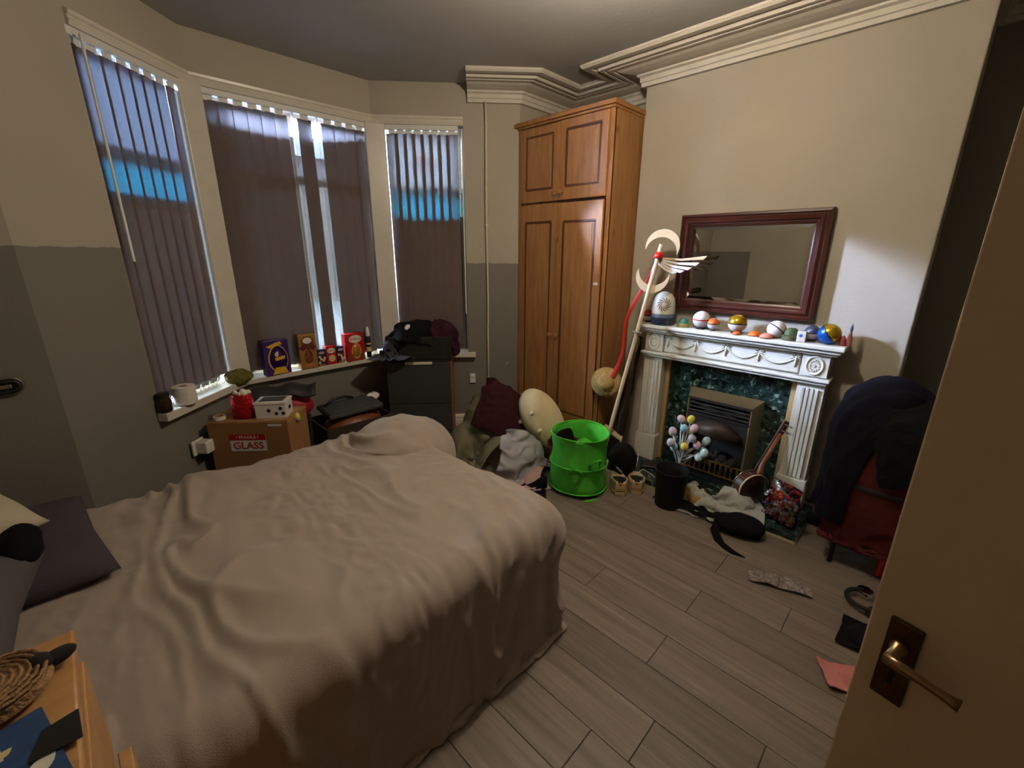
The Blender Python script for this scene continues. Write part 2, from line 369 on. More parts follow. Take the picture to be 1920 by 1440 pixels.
while x0+PW*k < XD:
    xa, xb = x0+PW*k, x0+PW*(k+1); idx = round((xa-.06)/PW)+0
    j = {.96: .415, 1.50: .96, 1.68: .543, 1.86: .208, 2.04: .545}.get(round(xa, 2), rnd.uniform(0, PLEN))
    ys = [y for y in [j+PLEN*q for q in range(-3, 4)] if YB < y < yfront(xa)-.05]
    cuts = [YB-.02]+ys+[max(yfront(xa), yfront(xb))]
    for ya, yb in zip(cuts, cuts[1:]):
        L = round(yb-ya, 3)
        if L not in plank_mesh:
            g = .0010; q = MB(); q.prism([(g-PW/2, g-L/2), (PW/2-g, g-L/2), (PW/2-g, L/2-g), (g-PW/2, L/2-g)], -.013, 0)
            o = q.build('plank', m_plank, flo, bevel=.0012, segs=1); plank_mesh[L] = o
        else:
            o = plank_mesh[L].copy(); C.objects.link(o); o.parent = flo
        o.location = ((xa+xb)/2, (ya+yb)/2, 0)
    k += 1

# cornice swept along the walls, and the moulding over the bay windows
def sweep(name, path, prof, mat, z=0.0):
    """room to the left of the path; prof = (distance from the wall, height)"""
    P = [Vector(p) for p in path]; N = len(P); vs = []; m = len(prof)
    for i, p in enumerate(P):
        ns = []
        if i: t = (p-P[i-1]).normalized(); ns.append(Vector((-t.y, t.x)))
        if i < N-1: t = (P[i+1]-p).normalized(); ns.append(Vector((-t.y, t.x)))
        n = ns[0] if len(ns) == 1 else (ns[0]+ns[1])/(1+ns[0].dot(ns[1]))
        vs += [(p.x+n.x*d, p.y+n.y*d, z+h) for d, h in prof]
    fs = [(i*m+k, i*m+(k+1) % m, (i+1)*m+(k+1) % m, (i+1)*m+k) for i in range(N-1) for k in range(m)]
    fs += [tuple(range(m)), tuple(range((N-1)*m, N*m))[::-1]]
    return struct(MB().add(vs, fs).build(name, mat))
CP = [(-.01, 2.592), (.026, 2.592), (.026, 2.616), (.034, 2.619), (.034, 2.645), (.05, 2.652), (.05, 2.664), (.085, 2.668), (.125, 2.676), (.16, 2.690), (.166, 2.682), (.19, 2.682), (.194, 2.700), (.207, 2.700), (.211, 2.684), (.232, 2.684), (.236, 2.704), (.262, 2.704), (.266, 2.694), (.306, 2.694), (.317, 2.706), (.317, 2.74), (-.01, 2.74)]
t0 = (2.380, 2.7885)
sweep('trim_1', [(XD, YB), (XD, YB0), (XB, YB0), (XB, YB1), (XA, YB1), (XA, 2.53), PR0, t0], CP, m_corn)
TP = [(-.01, HEAD-.005), (.012, HEAD-.005), (.018, HEAD+.012), (.012, HEAD+.03), (.020, HEAD+.036), (.022, HEAD+.05), (.006, HEAD+.058), (-.01, HEAD+.058)]
sweep('trim_2', [PR1, PR2, PL2, PL1], TP, m_gloss)
BP = [(-.01, 0), (.022, 0), (.022, .12), (.017, .13), (.02, .14), (.016, .155), (.006, .17), (-.01, .17)]
m_skirt = M('cream_gloss', col(205, 190, 150), 0.4)
sweep('baseboard_right', [(XD, YB), (XD, YB0), (XB, YB0), (XB, .30)], BP, m_skirt)
sweep('baseboard_left', [PL1, PL0, (XL, 2.53), (XL, YB)], BP, m_gloss)
sweep('baseboard_front', [PR1, PR2, PL2, PL1], BP, m_gloss)

# ------------------------------------------------------------------ windows: frames, glass, sills, corner posts
def glass(name, c, rough=0.02, pat=None):
    m = bpy.data.materials.new(name); m.use_nodes = True; nt = m.node_tree; nt.nodes.remove(nt.nodes['Principled BSDF'])
    o = nt.nodes['Material Output']; t = nt.nodes.new('ShaderNodeBsdfTransparent'); t.inputs[0].default_value = c
    g = nt.nodes.new('ShaderNodeBsdfGlossy'); g.inputs['Roughness'].default_value = rough; f = nt.nodes.new('ShaderNodeFresnel'); f.inputs[0].default_value = 1.45
    mx = nt.nodes.new('ShaderNodeMixShader'); nt.links.new(f.outputs[0], mx.inputs[0]); nt.links.new(t.outputs[0], mx.inputs[1]); nt.links.new(g.outputs[0], mx.inputs[2]); nt.links.new(mx.outputs[0], o.inputs[0])
    return m
g_clear = glass('clear_glass', (.93, .95, .96, 1)); g_cyan = glass('cyan_glass', (.10, .80, .95, 1)); g_lilac = glass('pale_glass', (.86, .88, 1, 1)); g_dim = glass('dimming_glass', (.36, .42, .52, 1)); g_dim_cyan = glass('dimming_cyan_glass', (.06, .42, .55, 1)); g_red = glass('red_glass', (.95, .12, .25, 1))  # the two darker tints are added to dim daylight in the left window
win_n = 0
def window(a, b, jl, jr):
    """opening from a to b along the wall (room on the left of a -> b)"""
    global win_n; win_n += 1
    a, b = Vector((*a, 0)), Vector((*b, 0)); t = (b-a).normalized(); n = Vector((t.y, -t.x, 0)); L = (b-a).length; rz = math.atan2(t.y, t.x)
    r = sempty('window_%d' % win_n)
    def P(s, d, z): return a+t*s+n*d+Vector((0, 0, z))
    z0, z1, zt, D = SILL+.03, HEAD, 2.02, .125
    q = MB()
    for s0, s1 in ((0, .05), (L-.05, L)): q.box(P((s0+s1)/2, D, (z0+z1)/2), (s1-s0, .05, z1-z0), rz)
    for zz, hh in ((z0+.03, .06), (z1-.025, .05)): q.box(P(L/2, D, zz), (L, .05, hh), rz)
    q.build('window_frame', m_gloss, r, bevel=.004)
    MB().box(P(L/2, D-.005, zt), (L, .06, .055), rz).build('transom', m_gloss, r, bevel=.004)
    nb = 1 if L < .8 else 2
    for i in range(1, nb):
        MB().box(P(L*i/nb, D, (z0+z1)/2), (.05, .05, z1-z0), rz).build('glazing_bar', m_gloss, r, bevel=.004)
    for i in range(nb):
        s0, s1 = L*i/nb+.04, L*(i+1)/nb-.04
        for za, zb, g in ((z0+.05, 1.80, g_clear), (1.80, 1.995, (g_cyan, g_clear, g_dim_cyan)[win_n-1]), (2.045, z1-.045, (g_clear, g_lilac, g_dim)[win_n-1])):
            MB().box(P((s0+s1)/2, D, (za+zb)/2), (s1-s0, .004, zb-za), rz).build('pane', g, r)
        MB().box(P((s0+s1)/2, D, 1.80), (s1-s0, .012, .008), rz).build('lead_strip', m_lead, r)
        if win_n != 1: continue
        fl = MB()
        for q_ in range(4): fl.ball(P((s0+s1)/2+.028*math.cos(q_*PI/2), D-.005, 2.22+.028*math.sin(q_*PI/2)), (.026, .026, .026), 10, 6)
        fl.build('flower_pane', g_red, r)
    return r, P, L
m_lead = M('lead', col(70, 70, 72), 0.5, metal=.6)
def along(p, q, d): p, q = Vector(p), Vector(q); return tuple(p+(q-p).normalized()*d)
wR, PRf, LR = window(PR1, along(PR2, PR1, .105), 0, 0)
wC, PCf, LC = window(along(PR2, PL2, .055), along(PL2, PR2, .055), 0, 0)
wL, PLf, LL = window(along(PL2, PL1, .075), PL1, 0, 0)
struct(MB().prism([(.684, 3.200), (.803, 3.247), (.795, 3.42), (.60, 3.33)], SILL, HEAD).build('trim_3', m_gloss, bevel=.008))
struct(MB().prism([(1.793, 3.247), (1.922, 3.190), (2.02, 3.31), (1.82, 3.42)], SILL, HEAD).build('trim_4', m_gloss, bevel=.008))
def inset(p, q, r):        # corner of two walls moved d into the room
    def f(d):
        p_, q_, r_ = Vector(p), Vector(q), Vector(r); t1 = (q_-p_).normalized(); t2 = (r_-q_).normalized(); n1, n2 = Vector((-t1.y, t1.x)), Vector((-t2.y, t2.x))
        n = (n1+n2)/(1+n1.dot(n2)); return tuple(q_+n*d)
    return f
cR, cL = inset(PR1, PR2, PL2), inset(PR2, PL2, PL1)
def off(p, a, b, s, d): a, b = Vector(a), Vector(b); t = (b-a).normalized(); n = Vector((-t.y, t.x)); return tuple(Vector(p)+t*s+n*d)
IN, OUT = .058, -.13
q = MB().prism([off(PR1, PR1, PR2, -.06, IN), cR(IN), cR(OUT), off(PR1, PR1, PR2, 0, OUT), off(PR1, PR1, PR2, 0, 0.002), off(PR1, PR1, PR2, -.06, .002)], SILL-.005, SILL+.032); q.build('window_sill', m_gloss, wR, bevel=.005)
q = MB().prism([cR(IN), cL(IN), cL(OUT), cR(OUT)], SILL-.005, SILL+.032); q.build('window_sill', m_gloss, wC, bevel=.005)
q = MB().prism([cL(IN), off(PL1, PL2, PL1, .03, IN), off(PL1, PL2, PL1, .03, .002), off(PL1, PL2, PL1, 0, .002), off(PL1, PL2, PL1, 0, OUT), cL(OUT)], SILL-.005, SILL+.04); q.build('window_sill', m_gloss, wL, bevel=.005)

# ------------------------------------------------------------------ net curtains and vertical blinds
def translucent(name, c, tr, pattern):
    m = bpy.data.materials.new(name); m.use_nodes = True; nt = m.node_tree; nt.nodes.remove(nt.nodes['Principled BSDF']); o = nt.nodes['Material Output']
    d = nt.nodes.new('ShaderNodeBsdfDiffuse'); d.inputs[0].default_value = c; t = nt.nodes.new('ShaderNodeBsdfTranslucent')
    a = nt.nodes.new('ShaderNodeAddShader'); nt.links.new(d.outputs[0], a.inputs[0]); nt.links.new(t.outputs[0], a.inputs[1]); nt.links.new(a.outputs[0], o.inputs[0])
    tc = nt.nodes.new('ShaderNodeTexCoord'); r = nt.nodes.new('ShaderNodeValToRGB'); nt.links.new(r.outputs[0], t.inputs[0])
    if pattern == 'weave':
        v = nt.nodes.new('ShaderNodeTexVoronoi'); v.inputs['Scale'].default_value = 70; nt.links.new(tc.outputs['Object'], v.inputs['Vector']); nt.links.new(v.outputs['Distance'], r.inputs[0])
        e = r.color_ramp.elements; e[0].position = .12; e[0].color = tuple(x*.35 for x in tr[:3])+(1,); e[1].position = .42; e[1].color = tr
    else:
        sp = nt.nodes.new('ShaderNodeUVMap'); s = nt.nodes.new('ShaderNodeSeparateXYZ'); nt.links.new(sp.outputs[0], s.inputs[0])
        def mth(op, x, y=None, z=None):
            n = nt.nodes.new('ShaderNodeMath'); n.operation = op
            for i, q in enumerate((x, y, z)):
                if q is None: continue
                if isinstance(q, (int, float)): n.inputs[i].default_value = q
                else: nt.links.new(q, n.inputs[i])
            return n.outputs[0]
        K = 2*PI/.052
        p = mth('COSINE', mth('MULTIPLY', mth('ADD', s.outputs['X'], mth('MULTIPLY', s.outputs['Y'], .8)), K)); q = mth('COSINE', mth('MULTIPLY', mth('SUBTRACT', s.outputs['X'], mth('MULTIPLY', s.outputs['Y'], .8)), K))
        n_ = nt.nodes.new('ShaderNodeTexNoise'); n_.inputs['Scale'].default_value = 9; nt.links.new(sp.outputs[0], n_.inputs['Vector'])
        f = mth('ADD', mth('MAXIMUM', p, q), mth('MULTIPLY', n_.outputs['Fac'], .5)); nt.links.new(mth('MULTIPLY', f, .6), r.inputs[0])
        tb = nt.nodes.new('ShaderNodeBsdfTransparent'); mxs = nt.nodes.new('ShaderNodeMixShader'); mxs.inputs[0].default_value = .02
        nt.links.new(a.outputs[0], mxs.inputs[1]); nt.links.new(tb.outputs[0], mxs.inputs[2]); nt.links.new(mxs.outputs[0], o.inputs[0])
        e = r.color_ramp.elements; e[0].position = .42; e[0].color = tuple(x*.42 for x in tr[:3])+(1,); e[1].position = .80; e[1].color = tr
    return m
m_net = translucent('lace_net', col(116, 110, 102), (.00020, .00022, .00024, 1), 'lace')
m_slat = translucent('blind_fabric', col(104, 90, 86), (.0046, .0046, .0048, 1), 'weave')
m_slat2 = m_slat
m_plastic = M('white_plastic', col(225, 225, 222), 0.4)
m_chain = M('blind_chain', col(215, 215, 215), 0.35, metal=.2)
def net(P, L, z1, label, sag=0.0):
    t = thing('net_curtain', label, 'net curtain'); nx = 90; nz = 8
    q = MB(); uv = []
    for i in range(nx+1):
        s = .015+(L-.03)*i/nx; d = .072+.009*math.sin(i*.9)+.004*math.sin(i*2.3)
        top = z1-sag*4*(i/nx-.5)**2*0-sag*math.sin(PI*min(1, i/nx))*.5-sag*(i/nx)*.6
        for j in range(nz+1):
            z = SILL+.05+(top-SILL-.05)*j/nz; q.v.append(tuple(P(s, d, z))); uv.append((s, z))
    q.f = [(i*(nz+1)+j, (i+1)*(nz+1)+j, (i+1)*(nz+1)+j+1, i*(nz+1)+j+1) for i in range(nx) for j in range(nz)]; q.mi = [0]*len(q.f)
    o = q.build('lace', m_net, t, smooth=True, fix=False); u = o.data.uv_layers.new(name='uv')
    for l in o.data.loops: u.data[l.index].uv = uv[l.vertex_index]
    MB().tube([P(.02, .072, z1+.004), P(L/2, .072, z1+.004-sag*.8), P(L-.02, .072, z1+.004-sag*.6)], .003, 6).build('wire', m_plastic, t)
    return t
net(PLf, LL, 1.83, 'lace net curtain behind the dark blind of the window nearest the bed head')
net(PCf, LC, 2.36, 'wide lace net curtain seen through the two gaps in the middle blind', sag=.10)
net(PRf, LR, 1.815, 'lace net curtain showing past the edge of the blind behind the clothes crate')
def blind(P, L, s0, s1, n, skip, rot, zb, label, wand, chain, back=.018):
    t = thing('vertical_blind', label, 'blind')
    q = MB(); a = P(s0-.01, back, 0); b = P(s1+.01, back, 0); rz = math.atan2(b.y-a.y, b.x-a.x)
    q.box((a+b)/2+Vector((0, 0, HEAD-.022)), ((b-a).length, .042, .034), rz)
    q.build('headrail', m_plastic, t, bevel=.004)
    w = .089; step = (s1-s0-w*.8)/(n-1) if n > 1 else 0
    mesh = None; hm = None
    for i in range(n):
        s = s0+w*.4+step*i; p = P(s, back, 0)
        if mesh is None:
            g = MB(); zt = HEAD-.062
            for k in range(7):
                x = -w/2+w*k/6; y = .004*math.cos((k/6-.5)*PI)
                g.v += [(x, y, zb), (x, y, (zb+zt)/2), (x, y, zt)]
            g.f = [(k*3+j, k*3+3+j, k*3+4+j, k*3+1+j) for k in range(6) for j in range(2)]; g.mi = [0]*len(g.f)
            o = g.build('slat', m_slat, t, smooth='all', fix=False); mesh = o.data
            g = MB().box((0, 0, HEAD-.052), (.05, .006, .028)).box((0, 0, HEAD-.04), (.012, .012, .02)); h = g.build('hanger', m_plastic, t); hm = h.data
        else:
            if i not in skip: o = bpy.data.objects.new('slat', mesh); C.objects.link(o); o.parent = t
            h = bpy.data.objects.new('hanger', hm); C.objects.link(h); h.parent = t
        r_ = rz+rot+rnd.uniform(-.04, .04)
        h.location = p; h.rotation_euler = (0, 0, rz)
        if i in skip: h.rotation_euler = (0, 0, rz+1.4); continue
        o.location = p; o.rotation_euler = (rnd.uniform(-.002, .002), 0, r_)
    if wand is not None:
        p = P(wand[0], back-wand[2], 0)
        MB().tube([p+Vector((0, 0, HEAD-.03)), p+Vector((0, 0, wand[1]))], .006, 8).build('wand', m_plastic, t, smooth=True)
    if chain:
        pts = []
        for i in range(n-1):
            for k in range(7):
                f = k/7; s = s0+w*.4+step*(i+f); pts.append(P(s, back, zb-.012-.045*math.sin(PI*f)))
        MB().tube(pts, .0022, 5).build('chain', m_chain, t, smooth='all')
    return t
blind(PLf, LL, .0, LL+.0, 8, (), .09, .80, 'dark vertical blind of the window nearest the bed head, above the toilet roll', (LL-.02, 1.50, .05), True)
blind(PCf, LC, .0, LC, 13, (4, 6), -.10, .775, 'wide brown vertical blind with two missing slats above the chocolate egg boxes', None, False)
blind(PRf, LR, .05, LR, 8, (), -.05, .80, 'vertical blind with backlit coloured panes behind the crate of clothes', (.012, 1.06, .03), False)
# ------------------------------------------------------------------ large furniture
def W(q, name, mat, parent, **k):      # shapes given in room coordinates, kept local to an unrotated parent
    top = parent; v = Vector()
    while top is not None: v += top.location; top = top.parent
    return q.build(name, mat, parent, loc=-v, **k)
def ring_rect(q, y0, y1, z0, z1, x0, x1, wd):   # a rectangular ring in the Y-Z plane between depths x0..x1
    for (a, b, c, d) in ((y0, y1, z1-wd, z1), (y0, y1, z0, z0+wd), (y0, y0+wd, z0+wd, z1-wd), (y1-wd, y1, z0+wd, z1-wd)):
        q.box(((x0+x1)/2, (a+b)/2, (c+d)/2), (abs(x1-x0), b-a, d-c))
    return q
def pine(name, c, c2, st=(14, 14, 1.6)):
    m = M(name, c, 0.42, var=.3, vscale=2.2, stretch=st, bump=.05, bscale=6, c2=c2)
    nt = m.node_tree; b = nt.nodes['Principled BSDF']; src = b.inputs['Base Color'].links[0].from_socket
    tc = [n for n in nt.nodes if n.type == 'TEX_COORD'][0]
    v = nt.nodes.new('ShaderNodeTexVoronoi'); v.inputs['Scale'].default_value = 5.5; mp = nt.nodes.new('ShaderNodeMapping'); mp.inputs['Scale'].default_value = (1, 1, .6)
    nt.links.new(tc.outputs['Object'], mp.inputs[0]); nt.links.new(mp.outputs[0], v.inputs['Vector'])
    r = nt.nodes.new('ShaderNodeValToRGB'); r.color_ramp.elements[0].position = .04; r.color_ramp.elements[0].color = (.28, .2, .14, 1); r.color_ramp.elements[1].position = .13; r.color_ramp.elements[1].color = (1, 1, 1, 1); nt.links.new(v.outputs['Distance'], r.inputs[0])
    mx = nt.nodes.new('ShaderNodeMix'); mx.data_type = 'RGBA'; mx.blend_type = 'MULTIPLY'; mx.inputs['Factor'].default_value = .8
    nt.links.new(src, mx.inputs['A']); nt.links.new(r.outputs[0], mx.inputs['B']); nt.links.new(mx.outputs['Result'], b.inputs['Base Color'])
    return m
m_pine = pine('waxed_pine', col(178, 130, 80), col(152, 102, 58)); m_bead = M('dark_pine_bead', col(92, 48, 22), .5)
m_pine2 = pine('light_pine', col(200, 154, 100), col(180, 130, 78), (2, 10, 10)); m_brass = M('brass', col(190, 150, 80), .3, 1.0)
m_label = M('paper_label', col(232, 228, 220), .7); m_dark = M('dark_gap', col(22, 18, 16), .9)

# wardrobe in the alcove
X0 = 2.655
wd = thing('wardrobe', 'tall four-door pine wardrobe filling the alcove beside the fireplace', 'wardrobe', (2.96, 2.11, 0))
q = MB(); q.box((2.965, 1.709, 1.215), (.60, .018, 2.43)); q.box((2.965, 2.516, 1.215), (.60, .018, 2.43)); q.box((2.965, 2.11, .04), (.58, .80, .08)); q.box((2.965, 2.11, 2.42), (.60, .80, .02)); q.box((3.26, 2.11, 1.2), (.01, .80, 2.4)); q.box((2.965, 2.11, 1.90), (.58, .80, .016))
W(q, 'carcass', m_pine, wd)
q = MB(); q.box((X0+.011, 1.709+.006, 1.215), (.022, .03, 2.43)); q.box((X0+.011, 2.510, 1.215), (.022, .03, 2.43)); q.box((X0+.011, 2.11, .04), (.022, .79, .08)); W(q, 'face_frame', m_pine, wd, bevel=.002)
q = MB(); q.box((2.95, 2.11, 2.444), (.66, .86, .028)); q.box((2.955, 2.11, 2.424), (.63, .835, .016)); W(q, 'top_board', m_pine, wd, bevel=.004)
for (y0, y1, z0, z1, ky, kz, ajar) in ((2.124, 2.493, 1.906, 2.408, 2.150, 1.955, 0), (1.732, 2.120, 1.906, 2.412, 2.092, 1.958, 0), (2.128, 2.493, .085, 1.892, 2.158, .932, 0), (1.732, 2.116, .085, 1.886, 2.088, .934, .012)):
    x = X0-.004-ajar; q = MB().box((x+.002, (y0+y1)/2, (z0+z1)/2), (.02, y1-y0, z1-z0))
    d = W(q, 'door', m_pine, wd, bevel=.003)
    py0, py1, pz0, pz1 = y0+.052, y1-.052, z0+(.078 if z0 > 1 else .235), z1-(.052 if z0 > 1 else .118)
    W(ring_rect(MB(), py0, py1, pz0, pz1, x-.0085, x-.002, .017), 'bead', m_bead, d, bevel=.003)
    W(MB().box((x-.005, (py0+py1)/2, (pz0+pz1)/2), (.010, py1-py0-.05, pz1-pz0-.05)), 'panel', m_pine, d, bevel=.0045)
    kb = MB().lathe([(.007, 0), (.008, .012), (.015, .018), (.017, .026), (.012, .034), (0, .036)], (x-.008, ky, kz), 14, Euler((0, -PI/2, 0)).to_matrix())
    W(kb, 'knob', m_pine, d, smooth=True)
    if ajar:
        W(MB().box((x-.009, 1.757, 1.339), (.002, .036, .018)), 'label', m_label, d)
        W(MB().box((x-.012, 2.108, 1.64), (.014, .02, .03)).cyl((x-.018, 2.10, 1.64), (x-.018, 2.145, 1.64), .004, 8), 'latch', m_brass, d)

# fireplace
m_sur = M('surround_white', col(226, 224, 214), .45, var=.06, vscale=6)
m_slip = M('timber_slip', col(190, 158, 108), .5, var=.15, vscale=20)
def marble(name):
    m = M(name, col(30, 44, 42), .22); nt = m.node_tree; b = nt.nodes['Principled BSDF']; tc = nt.nodes.new('ShaderNodeTexCoord')
    v = nt.nodes.new('ShaderNodeTexVoronoi'); v.inputs['Scale'].default_value = 42; v.inputs['Randomness'].default_value = 1
    n = nt.nodes.new('ShaderNodeTexNoise'); n.inputs['Scale'].default_value = 18; n.inputs['Detail'].default_value = 8; n.inputs['Distortion'].default_value = 1.5
    mx = nt.nodes.new('ShaderNodeVectorMath'); mx.operation = 'ADD'; nt.links.new(tc.outputs['Object'], n.inputs['Vector']); sc = nt.nodes.new('ShaderNodeVectorMath'); sc.operation = 'SCALE'; sc.inputs['Scale'].default_value = .05
    nt.links.new(n.outputs['Color'], sc.inputs[0]); nt.links.new(tc.outputs['Object'], mx.inputs[0]); nt.links.new(sc.outputs[0], mx.inputs[1]); nt.links.new(mx.outputs[0], v.inputs['Vector'])
    r = nt.nodes.new('ShaderNodeValToRGB'); e = r.color_ramp.elements; e[0].position = .0; e[0].color = col(16, 24, 24); e[1].position = .55; e[1].color = col(40, 60, 58)
    e.new(.80).color = col(58, 84, 80); e.new(.97).color = col(150, 168, 158)
    sp = nt.nodes.new('ShaderNodeSeparateColor'); nt.links.new(v.outputs['Color'], sp.inputs[0])
    md = nt.nodes.new('ShaderNodeMath'); md.operation = 'MULTIPLY'; nt.links.new(sp.outputs[0], md.inputs[0]); ad = nt.nodes.new('ShaderNodeMapRange'); ad.inputs['From Min'].default_value = .3; ad.inputs['From Max'].default_value = .65; ad.inputs['To Min'].default_value = .5; ad.inputs['To Max'].default_value = 1.1
    nt.links.new(n.outputs['Fac'], ad.inputs['Value']); nt.links.new(ad.outputs[0], md.inputs[1]); nt.links.new(md.outputs[0], r.inputs[0]); nt.links.new(r.outputs[0], b.inputs['Base Color'])
    return m
m_marble = marble('green_marble')
FY0, FY1 = .372, 1.470; FC = (FY0+FY1)/2
fp = thing('fireplace', 'white carved fireplace surround with green marble back panel and hearth', 'fireplace', (2.9, FC, 0))
q = MB(); q.box((2.913, FC+.0, 1.058), (.175, 1.215, .026)); q.box((2.920, FC, 1.036), (.16, 1.185, .022)); q.box((2.928, FC, 1.018), (.145, 1.16, .016)); W(q, 'mantel_shelf', m_sur, fp, bevel=.006)
W(MB().box((2.95, FC, .94), (.10, FY1-FY0-.02, .146)), 'frieze', m_sur, fp, bevel=.002)
q = MB(); q.box((2.925, FC, .868), (.15, 1.135, .018)); q.box((2.932, FC, .850), (.136, 1.112, .02)); W(q, 'frieze_moulding', m_sur, fp, bevel=.005)
W(MB().box((2.943, FC, .945), (.114, .015+FY1-FY0-.30, .118)), 'frieze_panel', m_sur, fp, bevel=.004)
for (ya, yb) in ((FY0, FY0+.135), (FY1-.135, FY1)):
    q = MB().box((2.945, (ya+yb)/2, .45), (.11, yb-ya, .80))
    for k in range(4):      # reeds between the flutes
        y = ya+.022+(yb-ya-.044)*(k+.5)/4; q.box((2.886, y, .53), (.012, (yb-ya-.044)/4-.006, .56))
    W(q, 'pilaster', m_sur, fp, bevel=.0025)
    W(MB().box((2.937, (ya+yb)/2, .145), (.126, yb-ya+.022, .20)), 'plinth', m_sur, fp, bevel=.006)
    c = W(MB().box((2.938, (ya+yb)/2, .946), (.124, yb-ya-.004, .128)), 'corner_block', m_sur, fp, bevel=.002)
    R = Euler((0, -PI/2, 0)).to_matrix(); q = MB(); yc_ = (ya+yb)/2
    q.lathe([(.040, 0), (.044, .004), (.040, .008), (.034, .006), (.032, .003), (0, .003)], (2.876, yc_, .946), 28, R, sx=1.28)
    for a in range(12): q.ball((2.872, yc_+.022*math.cos(a*PI/6), .946+.029*math.sin(a*PI/6)), (.004, .0042, .0055), 8, 6)
    q.ball((2.872, yc_, .946), (.005, .008, .010), 10, 6)
    W(q, 'medallion', m_sur, c, smooth=True)
bows = [1.265, 1.09, .915, .74, .565]; bows = [FC+(b-.915)*1.10 for b in bows]
for i, y in enumerate(bows):
    q = MB(); x = 2.884; z = .983
    for s in (-1, 1):
        q.tube([(x, y, z), (x-.004, y+s*.012, z+.012), (x-.003, y+s*.022, z+.006), (x, y+s*.014, z-.002), (x, y, z)], .0032, 6)
        q.tube([(x, y+s*.004, z-.004), (x-.002, y+s*.018, z-.012), (x, y+s*.026, z-.016)], .003, 6)
    q.tube([(x, y, z), (x-.003, y, z-.03), (x, y+.001, z-.064)], [.006, .0055, .0035], 8)
    W(q, 'bow', m_sur, fp, smooth='all')
    if i < 4:
        y2 = bows[i+1]; pts = [(2.884, y+(y2-y)*t/10, .972-.045*math.sin(PI*t/10)) for t in range(11)]
        W(MB().tube(pts, [.0035+.0025*math.sin(PI*t/10) for t in range(11)], 8), 'swag', m_sur, fp, smooth='all')
q = MB(); q.box((2.972, FY0+.155, .45), (.05, .032, .80)); q.box((2.972, FY1-.155, .45), (.05, .032, .80)); q.box((2.972, FC, .835), (.05, .82, .02)); W(q, 'slip', m_slip, fp, bevel=.004)
W(MB().box((2.985, FC, .45), (.028, .80, .80)), 'back_panel', m_marble, fp)
q = MB().box((2.787, FC, .029), (.425, 1.21, .034)); W(q, 'hearth', m_marble, fp, bevel=.003)
W(MB().box((2.787, FC, .006), (.437, 1.222, .012)), 'hearth_base', M('hearth_mortar', col(190, 178, 150), .8), fp)
# gas fire
m_champ = M('champagne_metal', col(188, 170, 132), .38, .75); m_iron = M('black_iron', col(34, 30, 29), .6, var=.3, vscale=40); m_coal = M('coal', col(26, 23, 22), .85, bump=.6, bscale=30)
gf = thing('gas_fire', 'inset coal-effect gas fire with pale metal trim in the green marble', 'fire', (2.9, .90, .046))
gy0, gy1, gz = .672, 1.142, .655
q = MB(); xo, xi = 2.86, 2.97
def quad(q, pts, th):
    a, b, c, d = [Vector(p) for p in pts]; n = (b-a).cross(d-a).normalized()*th; vs = [a, b, c, d, a+n, b+n, c+n, d+n]
    q.add(vs, [(0, 3, 2, 1), (4, 5, 6, 7), (0, 1, 5, 4), (1, 2, 6, 5), (2, 3, 7, 6), (3, 0, 4, 7)])
s = .035
quad(q, [(xi, gy1, gz), (xi, gy0, gz), (xo, gy0+s, gz-s), (xo, gy1-s, gz-s)], .006)
quad(q, [(xi, gy0, gz), (xi, gy0, .047), (xo, gy0+s, .047), (xo, gy0+s, gz-s)], .006)
quad(q, [(xi, gy1, .047), (xi, gy1, gz), (xo, gy1-s, gz-s), (xo, gy1-s, .047)], .006)
W(q, 'trim_frame', m_champ, gf)
a0, a1 = gy0+s, gy1-s; am = (a0+a1)/2
q = MB(); q.box((2.965, am, .33), (.014, a1-a0, .57)); q.box((2.915, a0+.008, .33), (.10, .016, .57)); q.box((2.915, a1-.008, .33), (.10, .016, .57)); q.box((2.915, am, .06), (.10, a1-a0, .026)); W(q, 'firebox', m_iron, gf)
q = MB()
for k in range(4): q.box((2.872, am, .60-.026*k), (.03, a1-a0-.02, .010), ry=.5)
q.box((2.868, am, .612), (.02, a1-a0, .014)); q.box((2.868, am, .505), (.02, a1-a0, .014)); q.box((2.862, am+.03, .56), (.012, .30, .012), rx=.18); q.box((2.862, am-.04, .555), (.012, .26, .01), rx=-.14)
W(q, 'louvre', m_iron, gf, bevel=.002)
pts = []; N = 14
for k in range(N+1): pts.append((a0+(a1-a0)*k/N, .345+.075*math.sin(PI*k/N)**.8))
q = MB().plate([(p[0]-am, p[1]) for p in pts]+[(a1-am, .50), (a0-am, .50)], .016, (2.866, am, 0), (0, 1, 0), (0, 0, 1)); W(q, 'hood', m_iron, gf, bevel=.003)
q = MB()
for k in range(N+1):
    t = (k/N-.5)*2; q.v += [(2.862-.055*(1-t*t), a0+.03+(a1-a0-.06)*k/N, .385), (2.862, a0+.03+(a1-a0-.06)*k/N, .40+.085*(1-t*t))]
q.f = [(2*k, 2*k+2, 2*k+3, 2*k+1) for k in range(N)]; q.mi = [0]*N
cn = q.build('canopy', M('hood_bronze', col(70, 56, 50), .5, .4), gf, smooth='all', loc=-gf.location); sm = cn.modifiers.new('thickness', 'SOLIDIFY'); sm.thickness = .004
r2 = random.Random(3)
for k in range(26):
    q = MB(); c = (2.905+r2.uniform(-.035, .035), a0+.05+(a1-a0-.1)*r2.random(), .145+.07*r2.random()+.03*(k > 13))
    R = Euler((r2.random()*6, r2.random()*6, r2.random()*6)).to_matrix(); q.ball(c, (.034*r2.uniform(.8, 1.2), .028, .024), 7, 5, R); W(q, 'coal', m_coal, gf)
